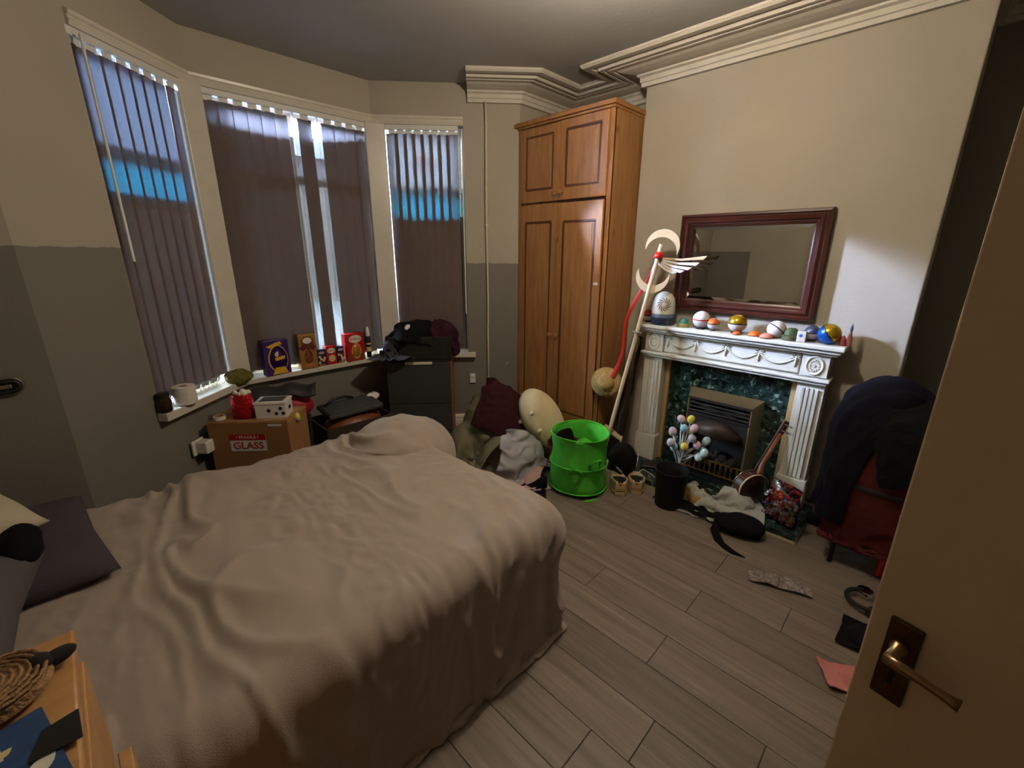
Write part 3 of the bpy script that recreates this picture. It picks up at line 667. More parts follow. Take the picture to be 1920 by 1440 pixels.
q = MB().box((2.868, am, .195), (.018, a1-a0-.01, .012)).box((2.868, am, .105), (.018, a1-a0-.01, .012)); W(q, 'fret_rail', m_brass, gf, bevel=.003)
for k in range(11):
    y = a0+.03+(a1-a0-.06)*k/10; W(MB().lathe([(.004, .107), (.009, .125), (.005, .15), (.009, .175), (.004, .193)], (2.866, y, 0), 10), 'fret_bar', m_brass, gf, smooth=True)

# mirror on the chimney breast
m_mahog = M('mahogany', col(74, 34, 26), .3, var=.35, vscale=5, stretch=(1, 1, 1), coat=.3)
m_glass = M('mirror_glass', (.86, .88, .86, 1), .015, 1.0)
my0, my1, mz0, mz1 = .508, 1.338, 1.175, 1.785; MX = 2.997
mr = thing('wall_mirror', 'rectangular mirror in a dark mahogany frame hung above the mantel', 'mirror', (MX, (my0+my1)/2, mz0))
def mitred(q, y0, y1, z0, z1, prof):
    """prof: (inset from the outer edge, x) around a rectangle"""
    vs = []; m = len(prof)
    for (sy, sz) in ((0, 0), (1, 0), (1, 1), (0, 1)):
        for d, x in prof: vs.append((x, (y1-d if sy else y0+d), (z1-d if sz else z0+d)))
    q.add(vs, [(i*m+k, ((i+1) % 4)*m+k, ((i+1) % 4)*m+(k+1) % m, i*m+(k+1) % m) for i in range(4) for k in range(m)])
pr = [(0, MX), (0, MX-.030), (.004, MX-.040), (.016, MX-.044), (.022, MX-.036), (.028, MX-.036), (.040, MX-.046), (.052, MX-.044), (.058, MX-.032), (.064, MX-.032), (.070, MX-.024), (.078, MX-.020), (.078, MX)]
q = MB(); mitred(q, my0, my1, mz0, mz1, pr); W(q, 'frame', m_mahog, mr)
q = MB(); g = .076; mitred(q, my0+g, my1-g, mz0+g, mz1-g, [(0, MX-.004), (0, MX-.014), (.022, MX-.018), (.022, MX-.004)]); q.box((MX-.011, (my0+my1)/2, (mz0+mz1)/2), (.014, my1-my0-2*g-.044, mz1-mz0-2*g-.044))
W(q, 'mirror_plate', m_glass, mr)

# the open door at the edge of the view
m_door = M('door_paint', col(222, 202, 168), .55, var=.08, vscale=5)
dd = Vector((math.sin(math.radians(14.4)), math.cos(math.radians(14.4)), 0)); dn = Vector((dd.y, -dd.x, 0))     # dd: hinge -> latch edge
DE = Vector((.795, -.019, 0))
dr = struct(bpy.data.objects.new('door_1', None)); C.objects.link(dr); dr.location = DE; dr.rotation_euler = (0, 0, math.atan2(-dd.x, dd.y))   # local +Y = dd, +X = dn
MB().box((.021, -.38, 1.0), (.042, .76, 1.98)).build('door_leaf', m_door, dr, bevel=.003)
hp = MB().box((-.0035, -.045, .952), (.007, .040, .145)).build('handle_plate', M('worn_brass', col(96, 74, 48), .42, .85, var=.45, vscale=60), dr, bevel=.003)
m_lev = M('lever_metal', col(150, 122, 84), .3, .9)
MB().lathe([(.011, 0), (.011, .012), (.008, .016), (.008, .045)], (-.007, -.045, .985), 14, Euler((0, -PI/2, 0)).to_matrix()).tube([(-.050, -.040, .985), (-.052, -.060, .985), (-.050, -.085, .982), (-.047, -.108, .978), (-.046, -.122, .977)], [.0085, .008, .006, .0065, .009], 10).build('lever', m_lev, dr, smooth='all')
MB().box((-.0075, -.045, .920), (.002, .005, .016)).lathe([(.0045, 0), (.0045, .0012)], (-.007, -.045, .930), 12, Euler((0, -PI/2, 0)).to_matrix()).build('keyhole', m_dark, dr)

# bed
m_sheet = M('slate_sheet', col(92, 88, 92), .85, bump=.2, bscale=300, sheen=.2); m_div = M('divan_fabric', col(46, 40, 40), .9)
bd = thing('bed', 'double divan bed with its head against the dim wall, under the duvet', 'bed', (.28, 1.575, 0))
W(MB().box((.27, 1.575, .19), (1.88, 1.25, .24)), 'divan_base', m_div, bd, bevel=.02)
W(MB().box((.27, 1.575, .43), (1.90, 1.28, .235)), 'mattress', m_sheet, bd, bevel=.05, segs=4)
for sx in (-.55, 1.1):
    for sy in (1.05, 2.1): W(MB().cyl((sx, sy, 0), (sx, sy, .07), .03, 12), 'leg', m_dark, bd)
m_duv = M('taupe_bed_linen', col(170, 155, 143), .88, bump=.35, bscale=420, sheen=.25)
BEDC = [('box', (.27, 1.575, .29), (.96, .66, .275), 0, .07), ('ell', (1.14, 1.97, .45), (.29, .28, .21)), ('ell', (.35, 2.0, .48), (.5, .25, .12)), ('box', (-.45, .55, .5), (.37, .30, .5), 0, .01)]
dv = cloth('duvet', m_duv, (.485, 1.470, .72), (1.62, 1.60), (136, 136), BEDC, rz=-.05, steps=80, it=10, crumple=.05, seed=4, thick=.012, pre=1.04, bend=.3, mg=.012, fr=.8, wr=(.032, 8), slack=1.035)
tag(dv, 'large crumpled taupe duvet spread over the double bed', 'duvet')
def pillow(name, mat, c, size, rot, label, puff=1.0):
    n = 26; vs = []; fs = []; a, b, h = size[0]/2, size[1]/2, size[2]/2
    for s in (1, -1):
        for i in range(n+1):
            for j in range(n+1):
                u, v = i/n*2-1, j/n*2-1; e = ((1-u**4)*(1-v**4))**.5 if abs(u) < 1 and abs(v) < 1 else 0
                pin = 1-.10*(u*u*(1-v*v)*0+ (1-abs(u))*v*v*.6+(1-abs(v))*u*u*.6)
                z = s*h*e*(1+.12*noise.noise(Vector((u*2, v*2, s*3))))
                vs.append((a*u*pin, b*v*pin, z))
    m = (n+1)**2
    for s in (0, 1):
        for i in range(n):
            for j in range(n):
                f = (s*m+i*(n+1)+j, s*m+(i+1)*(n+1)+j, s*m+(i+1)*(n+1)+j+1, s*m+i*(n+1)+j+1); fs.append(f if s == 0 else f[::-1])
    q = MB(); q.add(vs, fs); o = q.build(name, mat, smooth='all'); o.location = c; o.rotation_euler = rot
    return tag(o, label, 'pillow')
m_pil = M('grey_pillowcase', col(86, 81, 83), .88, bump=.25, bscale=300); m_pil2 = M('cream_pillowcase', col(200, 190, 165), .88, bump=.25, bscale=300); m_pil3 = M('plum_grey_pillowcase', col(68, 61, 69), .88, bump=.25, bscale=300)
pillow('pillow', m_pil3, (-.27, 1.95, .618), (.40, .66, .115), (0, .02, .1), 'plum grey pillow lying flat nearest the window wall')
pillow('pillow', m_pil, (-.455, 1.53, .70), (.48, .56, .17), (.0, .10, -.1), 'grey pillow next to the pine chest of drawers')
pillow('pillow', m_pil2, (-.46, 2.03, .76), (.46, .46, .13), (.05, .10, .35), 'cream pillow on top of the plum grey one')

# chest of drawers
ch = thing('chest_of_drawers', 'pine chest of drawers at the lower corner, its drawers slightly open', 'chest of drawers', (-.4, .55, 0))
W(MB().box((-.395, .55, .99), (.612, .585, .02)), 'top_board', m_pine2, ch, bevel=.003)
q = MB(); q.box((-.395, .269, .49), (.58, .018, .98)); q.box((-.395, .822, .49), (.58, .018, .98)); q.box((-.685, .545, .49), (.012, .54, .98)); q.box((-.395, .545, .03), (.56, .54, .06)); W(q, 'carcass', m_pine2, ch)
for k, (z0, z1, out) in enumerate(((.792, .955, .004), (.57, .755, .022), (.34, .55, .006), (.08, .32, .0))):
    x = -.092+out; q = MB(); q.box((x-.009, .545, (z0+z1)/2), (.018, .555, z1-z0)); d = W(q, 'drawer', m_pine2, ch, bevel=.002)
    q = MB(); q.box((x-.22, .285, (z0+z1)/2-.01), (.42, .012, z1-z0-.04)); q.box((x-.22, .805, (z0+z1)/2-.01), (.42, .012, z1-z0-.04)); q.box((x-.22, .545, z0+.012), (.42, .52, .008)); W(q, 'drawer_box', m_pine2, d)

# dark cabinet beneath the end window, turned to the window wall
an = math.atan2(-.666, .746)     # along the right-hand bay wall
m_char = M('charcoal_laminate', col(58, 58, 58), .55, var=.1, vscale=4); m_side = M('orange_pine_side', col(176, 104, 54), .5, var=.2, vscale=4, stretch=(8, 8, 1))
cb = thing('cabinet', 'charcoal fronted cabinet with orange pine sides below the end window', 'cabinet', (1.955, 2.94, 0), rz=-.7290)
cw, cdp, chh = .50, .31, .755     # local x along the wall, local y toward the wall
MB().box((-cw/2+.009, 0, chh/2), (.018, cdp, chh-.02)).box((cw/2-.009, 0, chh/2), (.018, cdp, chh)).box((0, cdp/2-.006, chh/2), (cw-.036, .010, chh)).box((0, 0, .04), (cw-.036, cdp-.02, .018)).build('side_panel', m_side, cb)
MB().box((0, 0, chh-.01), (cw+.012, cdp+.012, .02)).build('top_panel', m_char, cb, bevel=.003)
for z0, z1 in ((.06, .385), (.39, .73)):
    d = MB().box((0, -cdp/2-.008, (z0+z1)/2), (cw-.008, .016, z1-z0)).build('door', m_char, cb, bevel=.002)
q = MB().box((0, -cdp/2-.018, .722), (.21, .012, .022)); q.build('handle', m_gloss, cb, bevel=.004)

# pendant bulb overhead
pl = thing('pendant_lamp', 'bare bulb hanging from the ceiling rose above the bed edge', 'lamp', LAMP_AT)
MB().cyl((0, 0, .075), (0, 0, ZC-LAMP_AT[2]-.02), .003, 8).build('flex', m_plastic, pl)
MB().lathe([(.02, .03), (.022, .075), (.008, .085)], (0, 0, 0), 16).build('lamp_holder', m_plastic, pl, smooth=True)
MB().lathe([(.045, ZC-LAMP_AT[2]-.03), (.045, ZC-LAMP_AT[2]-.001)], (0, 0, 0), 20).build('ceiling_rose', m_plastic, pl)
# ------------------------------------------------------------------ smaller things
RY = lambda a: Euler((0, a, 0)).to_matrix()
def basis(d):      # rotation taking +Z to d
    return Vector(d).normalized().to_track_quat('Z', 'Y').to_matrix()
m_black = M('black_plastic', col(24, 23, 25), .45); m_white = M('white_card', col(232, 228, 220), .55); m_cardb = M('corrugated_card', col(164, 118, 74), .8, var=.14, vscale=5, stretch=(3, 3, 20))
m_red = M('glossy_red', col(190, 30, 34), .3, var=.15, vscale=10); m_redfoil = M('red_foil', col(196, 20, 36), .25, .35, bump=.9, bscale=55); m_purple = M('purple_card', col(58, 30, 104), .35); m_gold = M('gold_card', col(176, 128, 66), .38, .25, var=.2, vscale=30); m_yel = M('yellow_print', col(228, 176, 40), .5); m_choc = M('milk_chocolate_print', col(120, 66, 34), .5); m_cream = M('cream_print', col(226, 200, 140), .5)
m_paper = M('tissue_paper', col(236, 232, 222), .95)

# things on the window sill
SZ = SILL+.033
t = thing('toilet_roll', 'white toilet roll standing on the sill below the darkest blind', 'toilet roll', (.372, 2.885, SZ+.009))
MB().lathe([(.021, 0), (.054, .002), (.055, .05), (.054, .098), (.052, .1), (.021, .1), (.021, 0)], n=32, cap=False).build('roll', M('tissue', col(230, 222, 208), .95, bump=.3, bscale=90), t, smooth=True)
MB().lathe([(.0205, 0), (.0205, .1), (.0195, .1), (.0195, 0), (.0205, 0)], n=24, cap=False).build('core', m_cardb, t, smooth=True)
t = thing('jar', 'small dark brown jar in the sill corner beside the toilet roll', 'jar', (.268, 2.80, SZ+.009))
MB().lathe([(.028, 0), (.033, .01), (.033, .06), (.026, .075), (.026, .085)], n=20).build('body', M('brown_glass', col(52, 30, 20), .15), t, smooth=True)
MB().lathe([(.029, .083), (.029, .1), (.0, .102)], n=20).build('lid', m_dark, t, smooth=True)
def fuzzy(name, mat, c, r, label, cat, amp=.18, fr=9, n=40):
    q = MB(); q.ball((0, 0, 0), r, n, n//2); o = q.build(name, mat, smooth='all')
    for v in o.data.vertices: v.co += v.co.normalized()*amp*min(r)*(noise.noise(v.co*fr+Vector(c))+.5*noise.noise(v.co*fr*2.6))
    o.location = c; return tag(o, label, cat)
fuzzy('woolly_hat', M('olive_wool', col(124, 116, 50), .95, var=.45, vscale=60, bump=1, bscale=120), (.70, 3.150, SZ+.042), (.078, .055, .052), 'olive green woolly hat slumped on the sill at the corner post', 'hat', .32, 16)
CY = 3.228
def carton(name, x0, x1, z1, dep, mat, label, rz=0, y=CY):
    t = thing(name, label, 'box', ((x0+x1)/2, y, SZ), rz)
    MB().box((0, 0, (z1-SZ)/2), (x1-x0, dep, z1-SZ)).build('carton', mat, t, bevel=.002)
    return t, x1-x0, z1-SZ, -dep/2-.0006
def disc(q, c, rx, rz_, y, n=28, egg=0.0):
    pts = [(rx*math.cos(2*PI*k/n)*(1-egg*math.sin(2*PI*k/n)), rz_*math.sin(2*PI*k/n)) for k in range(n)]
    return q.plate(pts, .0012, (c[0], y+.0006, c[1]), (1, 0, 0), (0, 0, 1))
FR = lambda x, y, z: frame4((x, y, z), (1, 0, 0), (0, 0, 1))
t, w_, h_, f = carton('easter_egg_box', .878, 1.04, .972, .07, m_purple, 'purple and yellow chocolate egg box with an egg-shaped window, first on the sill', .06, CY-.004)
disc(MB(), (.004, h_*.47), .064, .092, f, egg=.12).build('window_rim', m_yel, t); disc(MB(), (.006, h_*.47), .058, .086, f-.0012, egg=.12).build('window', M('dark_purple', col(34, 16, 62), .25), t)
MB().ball((.006, f+.012, h_*.46), (.047, .03, .066), 20, 12).build('egg', M('purple_foil', col(64, 34, 110), .2, .5), t, smooth=True)
q = MB(); q.plate([(-.065, .2), (.0, .222), (.03, .228), (.04, .206), (.0, .20), (-.04, .186)], .0012, (0, f+.0004, 0), (1, 0, 0), (0, 0, 1)); q.plate([(-.045, .004), (.06, .004), (.04, .05), (-.02, .05)], .0012, (0, f-.002, 0), (1, 0, 0), (0, 0, 1)); q.build('yellow_swash', m_yel, t)['kind'] = 'stuff'
disc(MB(), (-.01, h_*.60), .012, .016, f-.02).build('egg_highlight', m_cream, t); MB().plate([(-.03, 0), (.028, .008), (.034, .03), (-.036, .022)], .001, (.01, f-.0205, h_*.42), (1, 0, 0), (0, 0, 1)).build('wrapper_panel', m_yel, t)
t, w_, h_, f = carton('easter_egg_box', 1.112, 1.232, .984, .07, m_gold, 'tall gold chocolate egg box with a dark red bow on the sill', -.02)
q = MB(); q.ball((0, f-.002, h_*.62), (.01, .004, .012), 10, 6)
for s in (-1, 1): q.plate([(0, 0), (s*.04, .03), (s*.05, 0), (s*.04, -.02)][::s], .003, (0, f-.002, h_*.62), (1, 0, 0), (0, 0, 1)); q.plate([(0, 0), (s*.03, -.06), (s*.012, -.055)][::s], .003, (0, f-.002, h_*.62), (1, 0, 0), (0, 0, 1))
q.box((0, f+.0002, h_*.62), (.118, .0016, .012)); q.build('bow', M('maroon_ribbon', col(104, 28, 30), .5), t)
disc(MB(), (0, h_*.82), .032, .022, f).build('logo_oval', m_white, t); disc(MB(), (0, h_*.80), .042, .036, f+.0006).build('oval_shadow', M('brown_print', col(92, 50, 26), .5), t)
q = MB(); q.ball((.0, f, h_*.30), (.03, .004, .035), 12, 8); q.ball((.012, f, h_*.40), (.016, .004, .03), 10, 8); q.build('bunny_print', m_choc, t, smooth=True)
disc(MB(), (.0, h_*.10), .045, .012, f).build('gold_panel', M('orange_print', col(196, 120, 70), .5), t)
def small_dark(x0, x1, z1, label):
    t, w_, h_, f = carton('chocolate_box', x0, x1, z1, .05, M('indigo_card', col(36, 26, 58), .4), label)
    disc(MB(), (0, h_*.80), .022, .010, f).build('logo_patch', M('lilac_print', col(180, 160, 190), .5), t)
    q = MB(); r3 = random.Random(int(x0*1000))
    for k in range(5): disc(q, (r3.uniform(-.02, .02), h_*r3.uniform(.12, .6)), .009, .011, f-.0003*k, 10)
    q.build('chocolate_print', m_cream, t); MB().box((0, f, .008), (w_*.8, .001, .012)).build('gold_strip', m_gold, t)
small_dark(1.238, 1.296, .858, 'little indigo chocolate box between the gold box and the small red box')
t, w_, h_, f = carton('chocolate_box', 1.302, 1.378, .872, .05, m_red, 'small red chocolate egg box with a white oval between the two indigo boxes')
disc(MB(), (0, h_*.76), .030, .020, f).build('logo_oval', m_white, t); text('KitKat', .019, 'lettering', m_red, t, FR(0, f-.0012, h_*.76)); disc(MB(), (.002, h_*.34), .026, .026, f).build('white_disc', m_cream, t)
small_dark(1.384, 1.438, .862, 'little indigo chocolate box beside the big red box')
t, w_, h_, f = carton('easter_egg_box', 1.455, 1.60, .945, .075, m_red, 'big red chocolate egg box lettered in a white oval on the sill', .05)
disc(MB(), (0, h_*.80), .052, .030, f).build('logo_oval', m_white, t); text('KitKat', .034, 'lettering', m_red, t, FR(0, f-.0012, h_*.80))
disc(MB(), (.004, h_*.36), .042, .062, f, egg=.12).build('egg_rim', M('caramel_print', col(214, 160, 84), .4), t)
MB().ball((.004, f+.004, h_*.36), (.034, .016, .052), 18, 10).build('egg', M('chocolate_gold', col(196, 136, 62), .3, .3), t, smooth=True)
q = MB(); disc(q, (-.045, h_*.16), .026, .024, f-.0006); disc(q, (.05, h_*.14), .02, .03, f-.0008); q.build('wafer_print', m_choc, t)
t = thing('spray_can', 'slim dark spray can with a white cap at the end of the chocolate boxes', 'can', (1.655, CY, SZ))
MB().lathe([(.018, 0), (.02, .004), (.02, .16), (.015, .172)], n=20).build('body', M('dark_can', col(40, 26, 38), .3), t, smooth=True)
MB().lathe([(.0205, .05), (.0205, .085)], n=20, cap=False).lathe([(.0205, .105), (.0205, .118)], n=20, cap=False).build('label_band', m_cream, t); MB().lathe([(.017, .172), (.018, .20), (.012, .236), (.004, .246), (0, .247)], n=20).build('cap', m_white, t, smooth=True)

# big cardboard box and the things on it
A_, B_ = Vector((.44, 2.90)), Vector((.78, 2.59)); bt = (B_-A_).normalized(); bn = Vector((-bt.y, bt.x)); ctr = A_+bt*.23+bn*.135
BZ = .60
t = thing('cardboard_box', 'large taped cardboard box with a red and white glass sticker', 'box', (ctr.x, ctr.y, 0), math.atan2(bt.y, bt.x))
MB().box((0, 0, BZ/2), (.46, .27, BZ)).build('carton', m_cardb, t, bevel=.004)
MB().plate([(-.225, -.13), (.225, -.13), (.225, -.002), (-.225, -.002)], .003, (0, 0, BZ), (1, 0, .01), (0, 1, 0)).plate([(-.225, .002), (.225, .002), (.225, .13), (-.225, .13)], .003, (0, 0, BZ), (1, 0, 0), (0, 1, 0)).build('flap', m_cardb, t)
MB().box((-.012, -.1356, .470), (.205, .001, .105)).build('sticker', m_white, t); MB().box((-.012, -.1364, .505), (.205, .001, .036)).build('sticker_band', m_red, t)
text('GLASS', .062, 'lettering', m_red, t, FR(-.012, -.137, .452)); text('! FRAGILE !', .024, 'lettering', m_white, t, FR(-.012, -.137, .505), sx=1.1)
MB().box((.155, -.1356, .578), (.08, .001, .014)).build('packing_label', m_white, t)
def onbox(s, d): v = A_+bt*s+bn*d; return (v.x, v.y, BZ+.003)
brz = math.atan2(bt.y, bt.x)
t = thing('gift_bag', 'crinkled red foil gift bag with white tissue on the cardboard box', 'gift bag', onbox(.185, .075), brz)
q = MB(); n = 28
prof = [(.050, 0, .0), (.062, .004, .1), (.064, .05, .3), (.058, .10, .5), (.052, .135, .8), (.050, .15, 1.0)]; vs = []
for r, z, j in prof:
    for k in range(n):
        a = 2*PI*k/n; rr = r*(1+.08*noise.noise(Vector((math.cos(a)*4, math.sin(a)*4, z*40)))); vs.append((rr*math.copysign(abs(math.cos(a))**.75, math.cos(a)), rr*.72*math.copysign(abs(math.sin(a))**.75, math.sin(a)), z))
q.add(vs, [(j*n+k, j*n+(k+1) % n, (j+1)*n+(k+1) % n, (j+1)*n+k) for j in range(len(prof)-1) for k in range(n)]+[tuple(range(n))[::-1]])
o = q.build('bag', m_redfoil, t, smooth='all'); s_ = o.modifiers.new('thickness', 'SOLIDIFY'); s_.thickness = .002
q = MB(); r3 = random.Random(5)
for k in range(7): q.ball((r3.uniform(-.03, .03), r3.uniform(-.02, .02), .145+r3.uniform(0, .015)), (.018, .014, .02), 7, 5, Euler((r3.random()*3, r3.random()*3, 0)).to_matrix())
q.build('tissue', m_paper, t)
t = thing('trinket_case', 'white case with a dark pictured lid and black spots on the cardboard box', 'case', onbox(.345, .105), brz+.12)
MB().box((0, 0, .043), (.17, .125, .086)).build('case', m_white, t, bevel=.003); MB().box((0, 0, .093), (.176, .130, .014)).build('lid', m_white, t, bevel=.002); MB().box((0, .005, .1008), (.13, .085, .002)).build('lid_picture', M('slate_print', col(70, 76, 82), .4, var=.5, vscale=20), t)
q = MB()
for x, z in ((-.01, .05), (.03, .03), (.055, .06), (.068, .03)): disc(q, (x, z), .010, .011, -.0630, 12)
q.build('spot', m_dark, t); MB().box((.088, .0, .05), (.004, .03, .02)).build('clasp', m_black, t, bevel=.001)
fuzzy('pompom', M('teal_wool', col(64, 112, 92), .95, bump=1, bscale=150), Vector(onbox(.25, .165))+Vector((0, 0, .032)), (.034, .034, .032), 'teal green pompom between the red gift bag and the white case', 'pompom', .25, 40)
t = thing('tape_roll', 'roll of white tape lying on the cardboard box corner', 'tape', onbox(.052, .05)); MB().lathe([(.022, 0), (.033, 0), (.033, .02), (.022, .02), (.022, 0)], n=24, cap=False).build('tape', m_white, t, smooth=True); MB().lathe([(.0205, 0), (.0215, 0), (.0215, .02), (.0205, .02), (.0205, 0)], n=24, cap=False).build('core', m_cardb, t)
t = thing('toy_egg', 'small yellow and blue toy egg at the right edge of the cardboard box', 'egg', Vector(onbox(.448, .12))+Vector((.012, -.012, -.02))); MB().ball((0, 0, 0), (.018, .018, .026), 16, 10).build('shell', M('pastel_yellow', col(222, 212, 96), .4), t, smooth=True); MB().ball((0, 0, -.012), (.0165, .0165, .016), 16, 10).build('blue_end', M('pastel_blue', col(140, 186, 200), .4), t, smooth=True)
# open holdall behind, resting on the box's back half
m_hold = M('black_nylon', col(38, 36, 36), .6); m_lining = M('crimson_lining', col(168, 22, 44), .5, bump=.4, bscale=30)
t = thing('holdall', 'half open black holdall showing its crimson lining behind the white case', 'bag', (.905, 2.985, .46), -.42)
q = MB(); q.ball((0, 0, .10), (.17, .10, .10), 24, 12); q.build('body', m_lining, t, smooth=True)
q = MB(); vs = []; n = 16
for k in range(n+1):
    x = -.19+.38*k/n; z = .24+.012*math.sin(k*.8)-.02*abs(k/n-.5); vs += [(x, -.10, z-.035), (x, .0, z+.005), (x, .10, z-.01)]
q.add(vs, [(3*k+j, 3*k+3+j, 3*k+4+j, 3*k+1+j) for k in range(n) for j in (0, 1)]); o = q.build('flap', m_hold, t, smooth='all'); s_ = o.modifiers.new('thickness', 'SOLIDIFY'); s_.thickness = .012
sb = thing('storage_box', 'dark storage box under the crimson lined holdall', 'box', (.915, 3.0, 0), -.42)
MB().box((0, 0, .225), (.26, .15, .45)).build('body', m_dark, sb, bevel=.004); MB().box((0, 0, .453), (.27, .16, .012)).build('lid', m_black, sb, bevel=.002)

# plug adaptor on the wall
t = thing('plug_adaptor', 'white plug adaptor in the wall socket beside the cardboard box', 'plug', (.380, 2.920, .465), math.atan2(.750, .661)*0+math.radians(41.4))
MB().box((0, -.006, 0), (.088, .012, .088)).build('socket_plate', m_white, t, bevel=.003); MB().box((.006, -.045, .0), (.062, .066, .075)).build('adaptor', m_white, t, bevel=.008)

# low wooden crate with a laptop bag
m_dwood = M('dark_crate_wood', col(60, 44, 36), .7, var=.2, vscale=10); m_brown = M('brown_leather', col(134, 78, 44), .4, bump=.5, bscale=25, var=.3, vscale=10); m_lap = M('charcoal_canvas', col(66, 66, 68), .85, bump=.2, bscale=200)
t = thing('storage_crate', 'low dark wooden crate of brown leather bags between bed and window', 'crate', (1.34, 2.98, 0), -.03)
for nm, c, d in (('side_panel', (0, -.165, .19), (.50, .014, .38)), ('side_panel', (0, .165, .19), (.50, .014, .38)), ('side_panel', (-.243, 0, .19), (.014, .316, .38)), ('side_panel', (.243, 0, .19), (.014, .316, .38)), ('base', (0, 0, .01), (.48, .32, .02))): MB().box(c, d).build(nm, m_dwood, t, bevel=.002)
fuzzy('leather_bag', m_brown, (1.34, 2.96, .335), (.215, .135, .095), 'crumpled brown leather bag filling the dark wooden crate', 'bag', .12, 12)
lb = thing('laptop_bag', 'charcoal laptop bag lying on the brown leather bag', 'bag', (1.335, 2.97, .438), -.06, rot=(.05, -.02, -.05))
MB().box((0, 0, .018), (.40, .26, .036)).build('body', m_lap, lb, bevel=.014, segs=3); MB().box((0, -.01, .038), (.38, .20, .008)).build('front_pocket', m_lap, lb, bevel=.003)
MB().tube([(-.17, .05, .04), (-.10, .07, .075), (0, .085, .07), (.06, .09, .045)], .011, 8).build('strap', m_black, lb, smooth='all')
fuzzy('crumpled_paper', m_paper, (1.545, 3.02, .475), (.05, .035, .028), 'crumpled white paper at the end of the laptop bag', 'paper', .6, 25, 24)

# crate on the charcoal cabinet
ca = thing('crate', 'black open crate full of clothes on the charcoal cabinet', 'crate', (1.95, 2.92, chh+.001), -.7290)
for nm, c, d in (('side_panel', (0, -.150, .085), (.50, .012, .17)), ('side_panel', (0, .150, .085), (.50, .012, .17)), ('end_panel', (-.244, 0, .085), (.012, .288, .17)), ('end_panel', (.244, 0, .085), (.012, .288, .17)), ('base', (0, 0, .006), (.476, .288, .012))):
    MB().box(c, d).build(nm, M('black_crate_'+nm, col(26, 26, 27), .5), ca, bevel=.003)
for s_ in (-.235, .235): MB().box((s_, -.150, .09), (.022, .018, .18)).build('corner_post', m_black, ca, bevel=.003)
MB().box((.2505, .02, .10), (.001, .10, .06)).build('tan_label', M('tan_label', col(176, 138, 84), .7), ca)
MB().box((.19, .03, .19), (.12, .16, .004), ry=-.25).build('card_flap', m_cardb, ca)

# pipe up the wall, sockets
t = thing('heating_pipe', 'thin cream pipe running up the wall beside the wardrobe', 'pipe', (2.46, 2.71, 0))
px, py = 2.4745-.02*.666, 2.7015-.02*.746
W(MB().tube([(px, py, .02), (px, py, .9), (px+.003, py-.002, 1.2), (px-.002, py, 1.9), (px+.004, py-.004, 2.45), (px, py, 2.6)], .0085, 10), 'pipe', M('cream_pipe', col(214, 204, 180), .45), t, smooth='all')
for z in (.5, 1.75): W(MB().cyl((px, py, z-.008), (px, py, z+.008), .014, 12).box((px+.008, py+.009, z), (.03, .02, .012), rz=.84), 'clip', m_gloss, t)
t = thing('wall_socket', 'small cream socket low on the wall behind the clothes heap', 'socket', (2.372, 2.793, .50), -.7290)
MB().box((0, -.007, 0), (.05, .012, .085)).build('plate', m_white, t, bevel=.003); MB().box((0, -.015, .02), (.022, .008, .016)).build('switch', m_white, t, bevel=.002)
t = thing('cupboard_handle', 'dark round-ended metal loop fixed on the dim wall above the pillows', 'bracket', (-.255, 2.525, 1.045))
def stadium(q, L, r, w_, x1, y): 
    pts = [(x1-r+r*math.cos(a), r*math.sin(a)) for a in [(-PI/2+PI*k/10) for k in range(11)]]+[(x1-L+r+r*math.cos(a), r*math.sin(a)) for a in [(PI/2+PI*k/10) for k in range(11)]]
    return q.tube([(x, y, z) for x, z in pts], w_, 8, close=True)
stadium(MB(), .30, .020, .0075, .075, -.012).build('loop', m_black, t, smooth='all'); stadium(MB(), .312, .031, .005, .084, -.004).build('rim', M('dull_steel', col(132, 124, 108), .4, .6), t, smooth='all')
MB().box((-.07, -.008, 0), (.25, .01, .016)).build('bar', M('dull_steel_bar', col(132, 124, 108), .4, .6), t, bevel=.003)

# mantelpiece ornaments (plain two-tone balls)
MZ = 1.0712
t = thing('air_purifier', 'white domed air purifier with a navy base on the mantel', 'air purifier', (2.905, 1.372, MZ))
m_navy = M('navy_plastic', col(44, 58, 84), .35); m_sl = M('slate_blue', col(108, 124, 146), .4)
MB().lathe([(.074, 0), (.078, .006), (.079, .05), (.079, .052)], n=36).build('base', m_navy, t, smooth=True); MB().lathe([(.0785, .052), (.0788, .075), (.078, .077)], n=36, cap=False).build('tank', m_sl, t, smooth=True)
MB().lathe([(.0778, .077), (.0785, .10), (.076, .14), (.067, .18), (.048, .208), (.022, .222), (0, .225)], n=36).build('dome', M('white_abs', col(234, 228, 214), .35), t, smooth=True)
q = MB(); vdir = Vector((-.90, -.43, .10)).normalized(); u_ = Vector((vdir.y, -vdir.x, 0)).normalized()*-1; w2 = Vector((0, 0, 1))
for k in range(12):
    pts = []
    for s_ in range(6):
        r_ = .014+.032*s_/5; a = 2*PI*k/12+.9*s_/5; y_, z_ = r_*math.cos(a), r_*math.sin(a); zz = .142+z_
        R0 = np.interp(zz, [.077, .10, .14, .18, .208], [.0778, .0785, .076, .067, .048]); ang = math.atan2(vdir.y, vdir.x)+y_/R0
        pts.append(((R0+.0006)*math.cos(ang), (R0+.0006)*math.sin(ang), zz))
    q.tube(pts, [.001, .0021, .0024, .0024, .0022, .0012], 6)
q.build('vent_swirl', m_dark, t); 
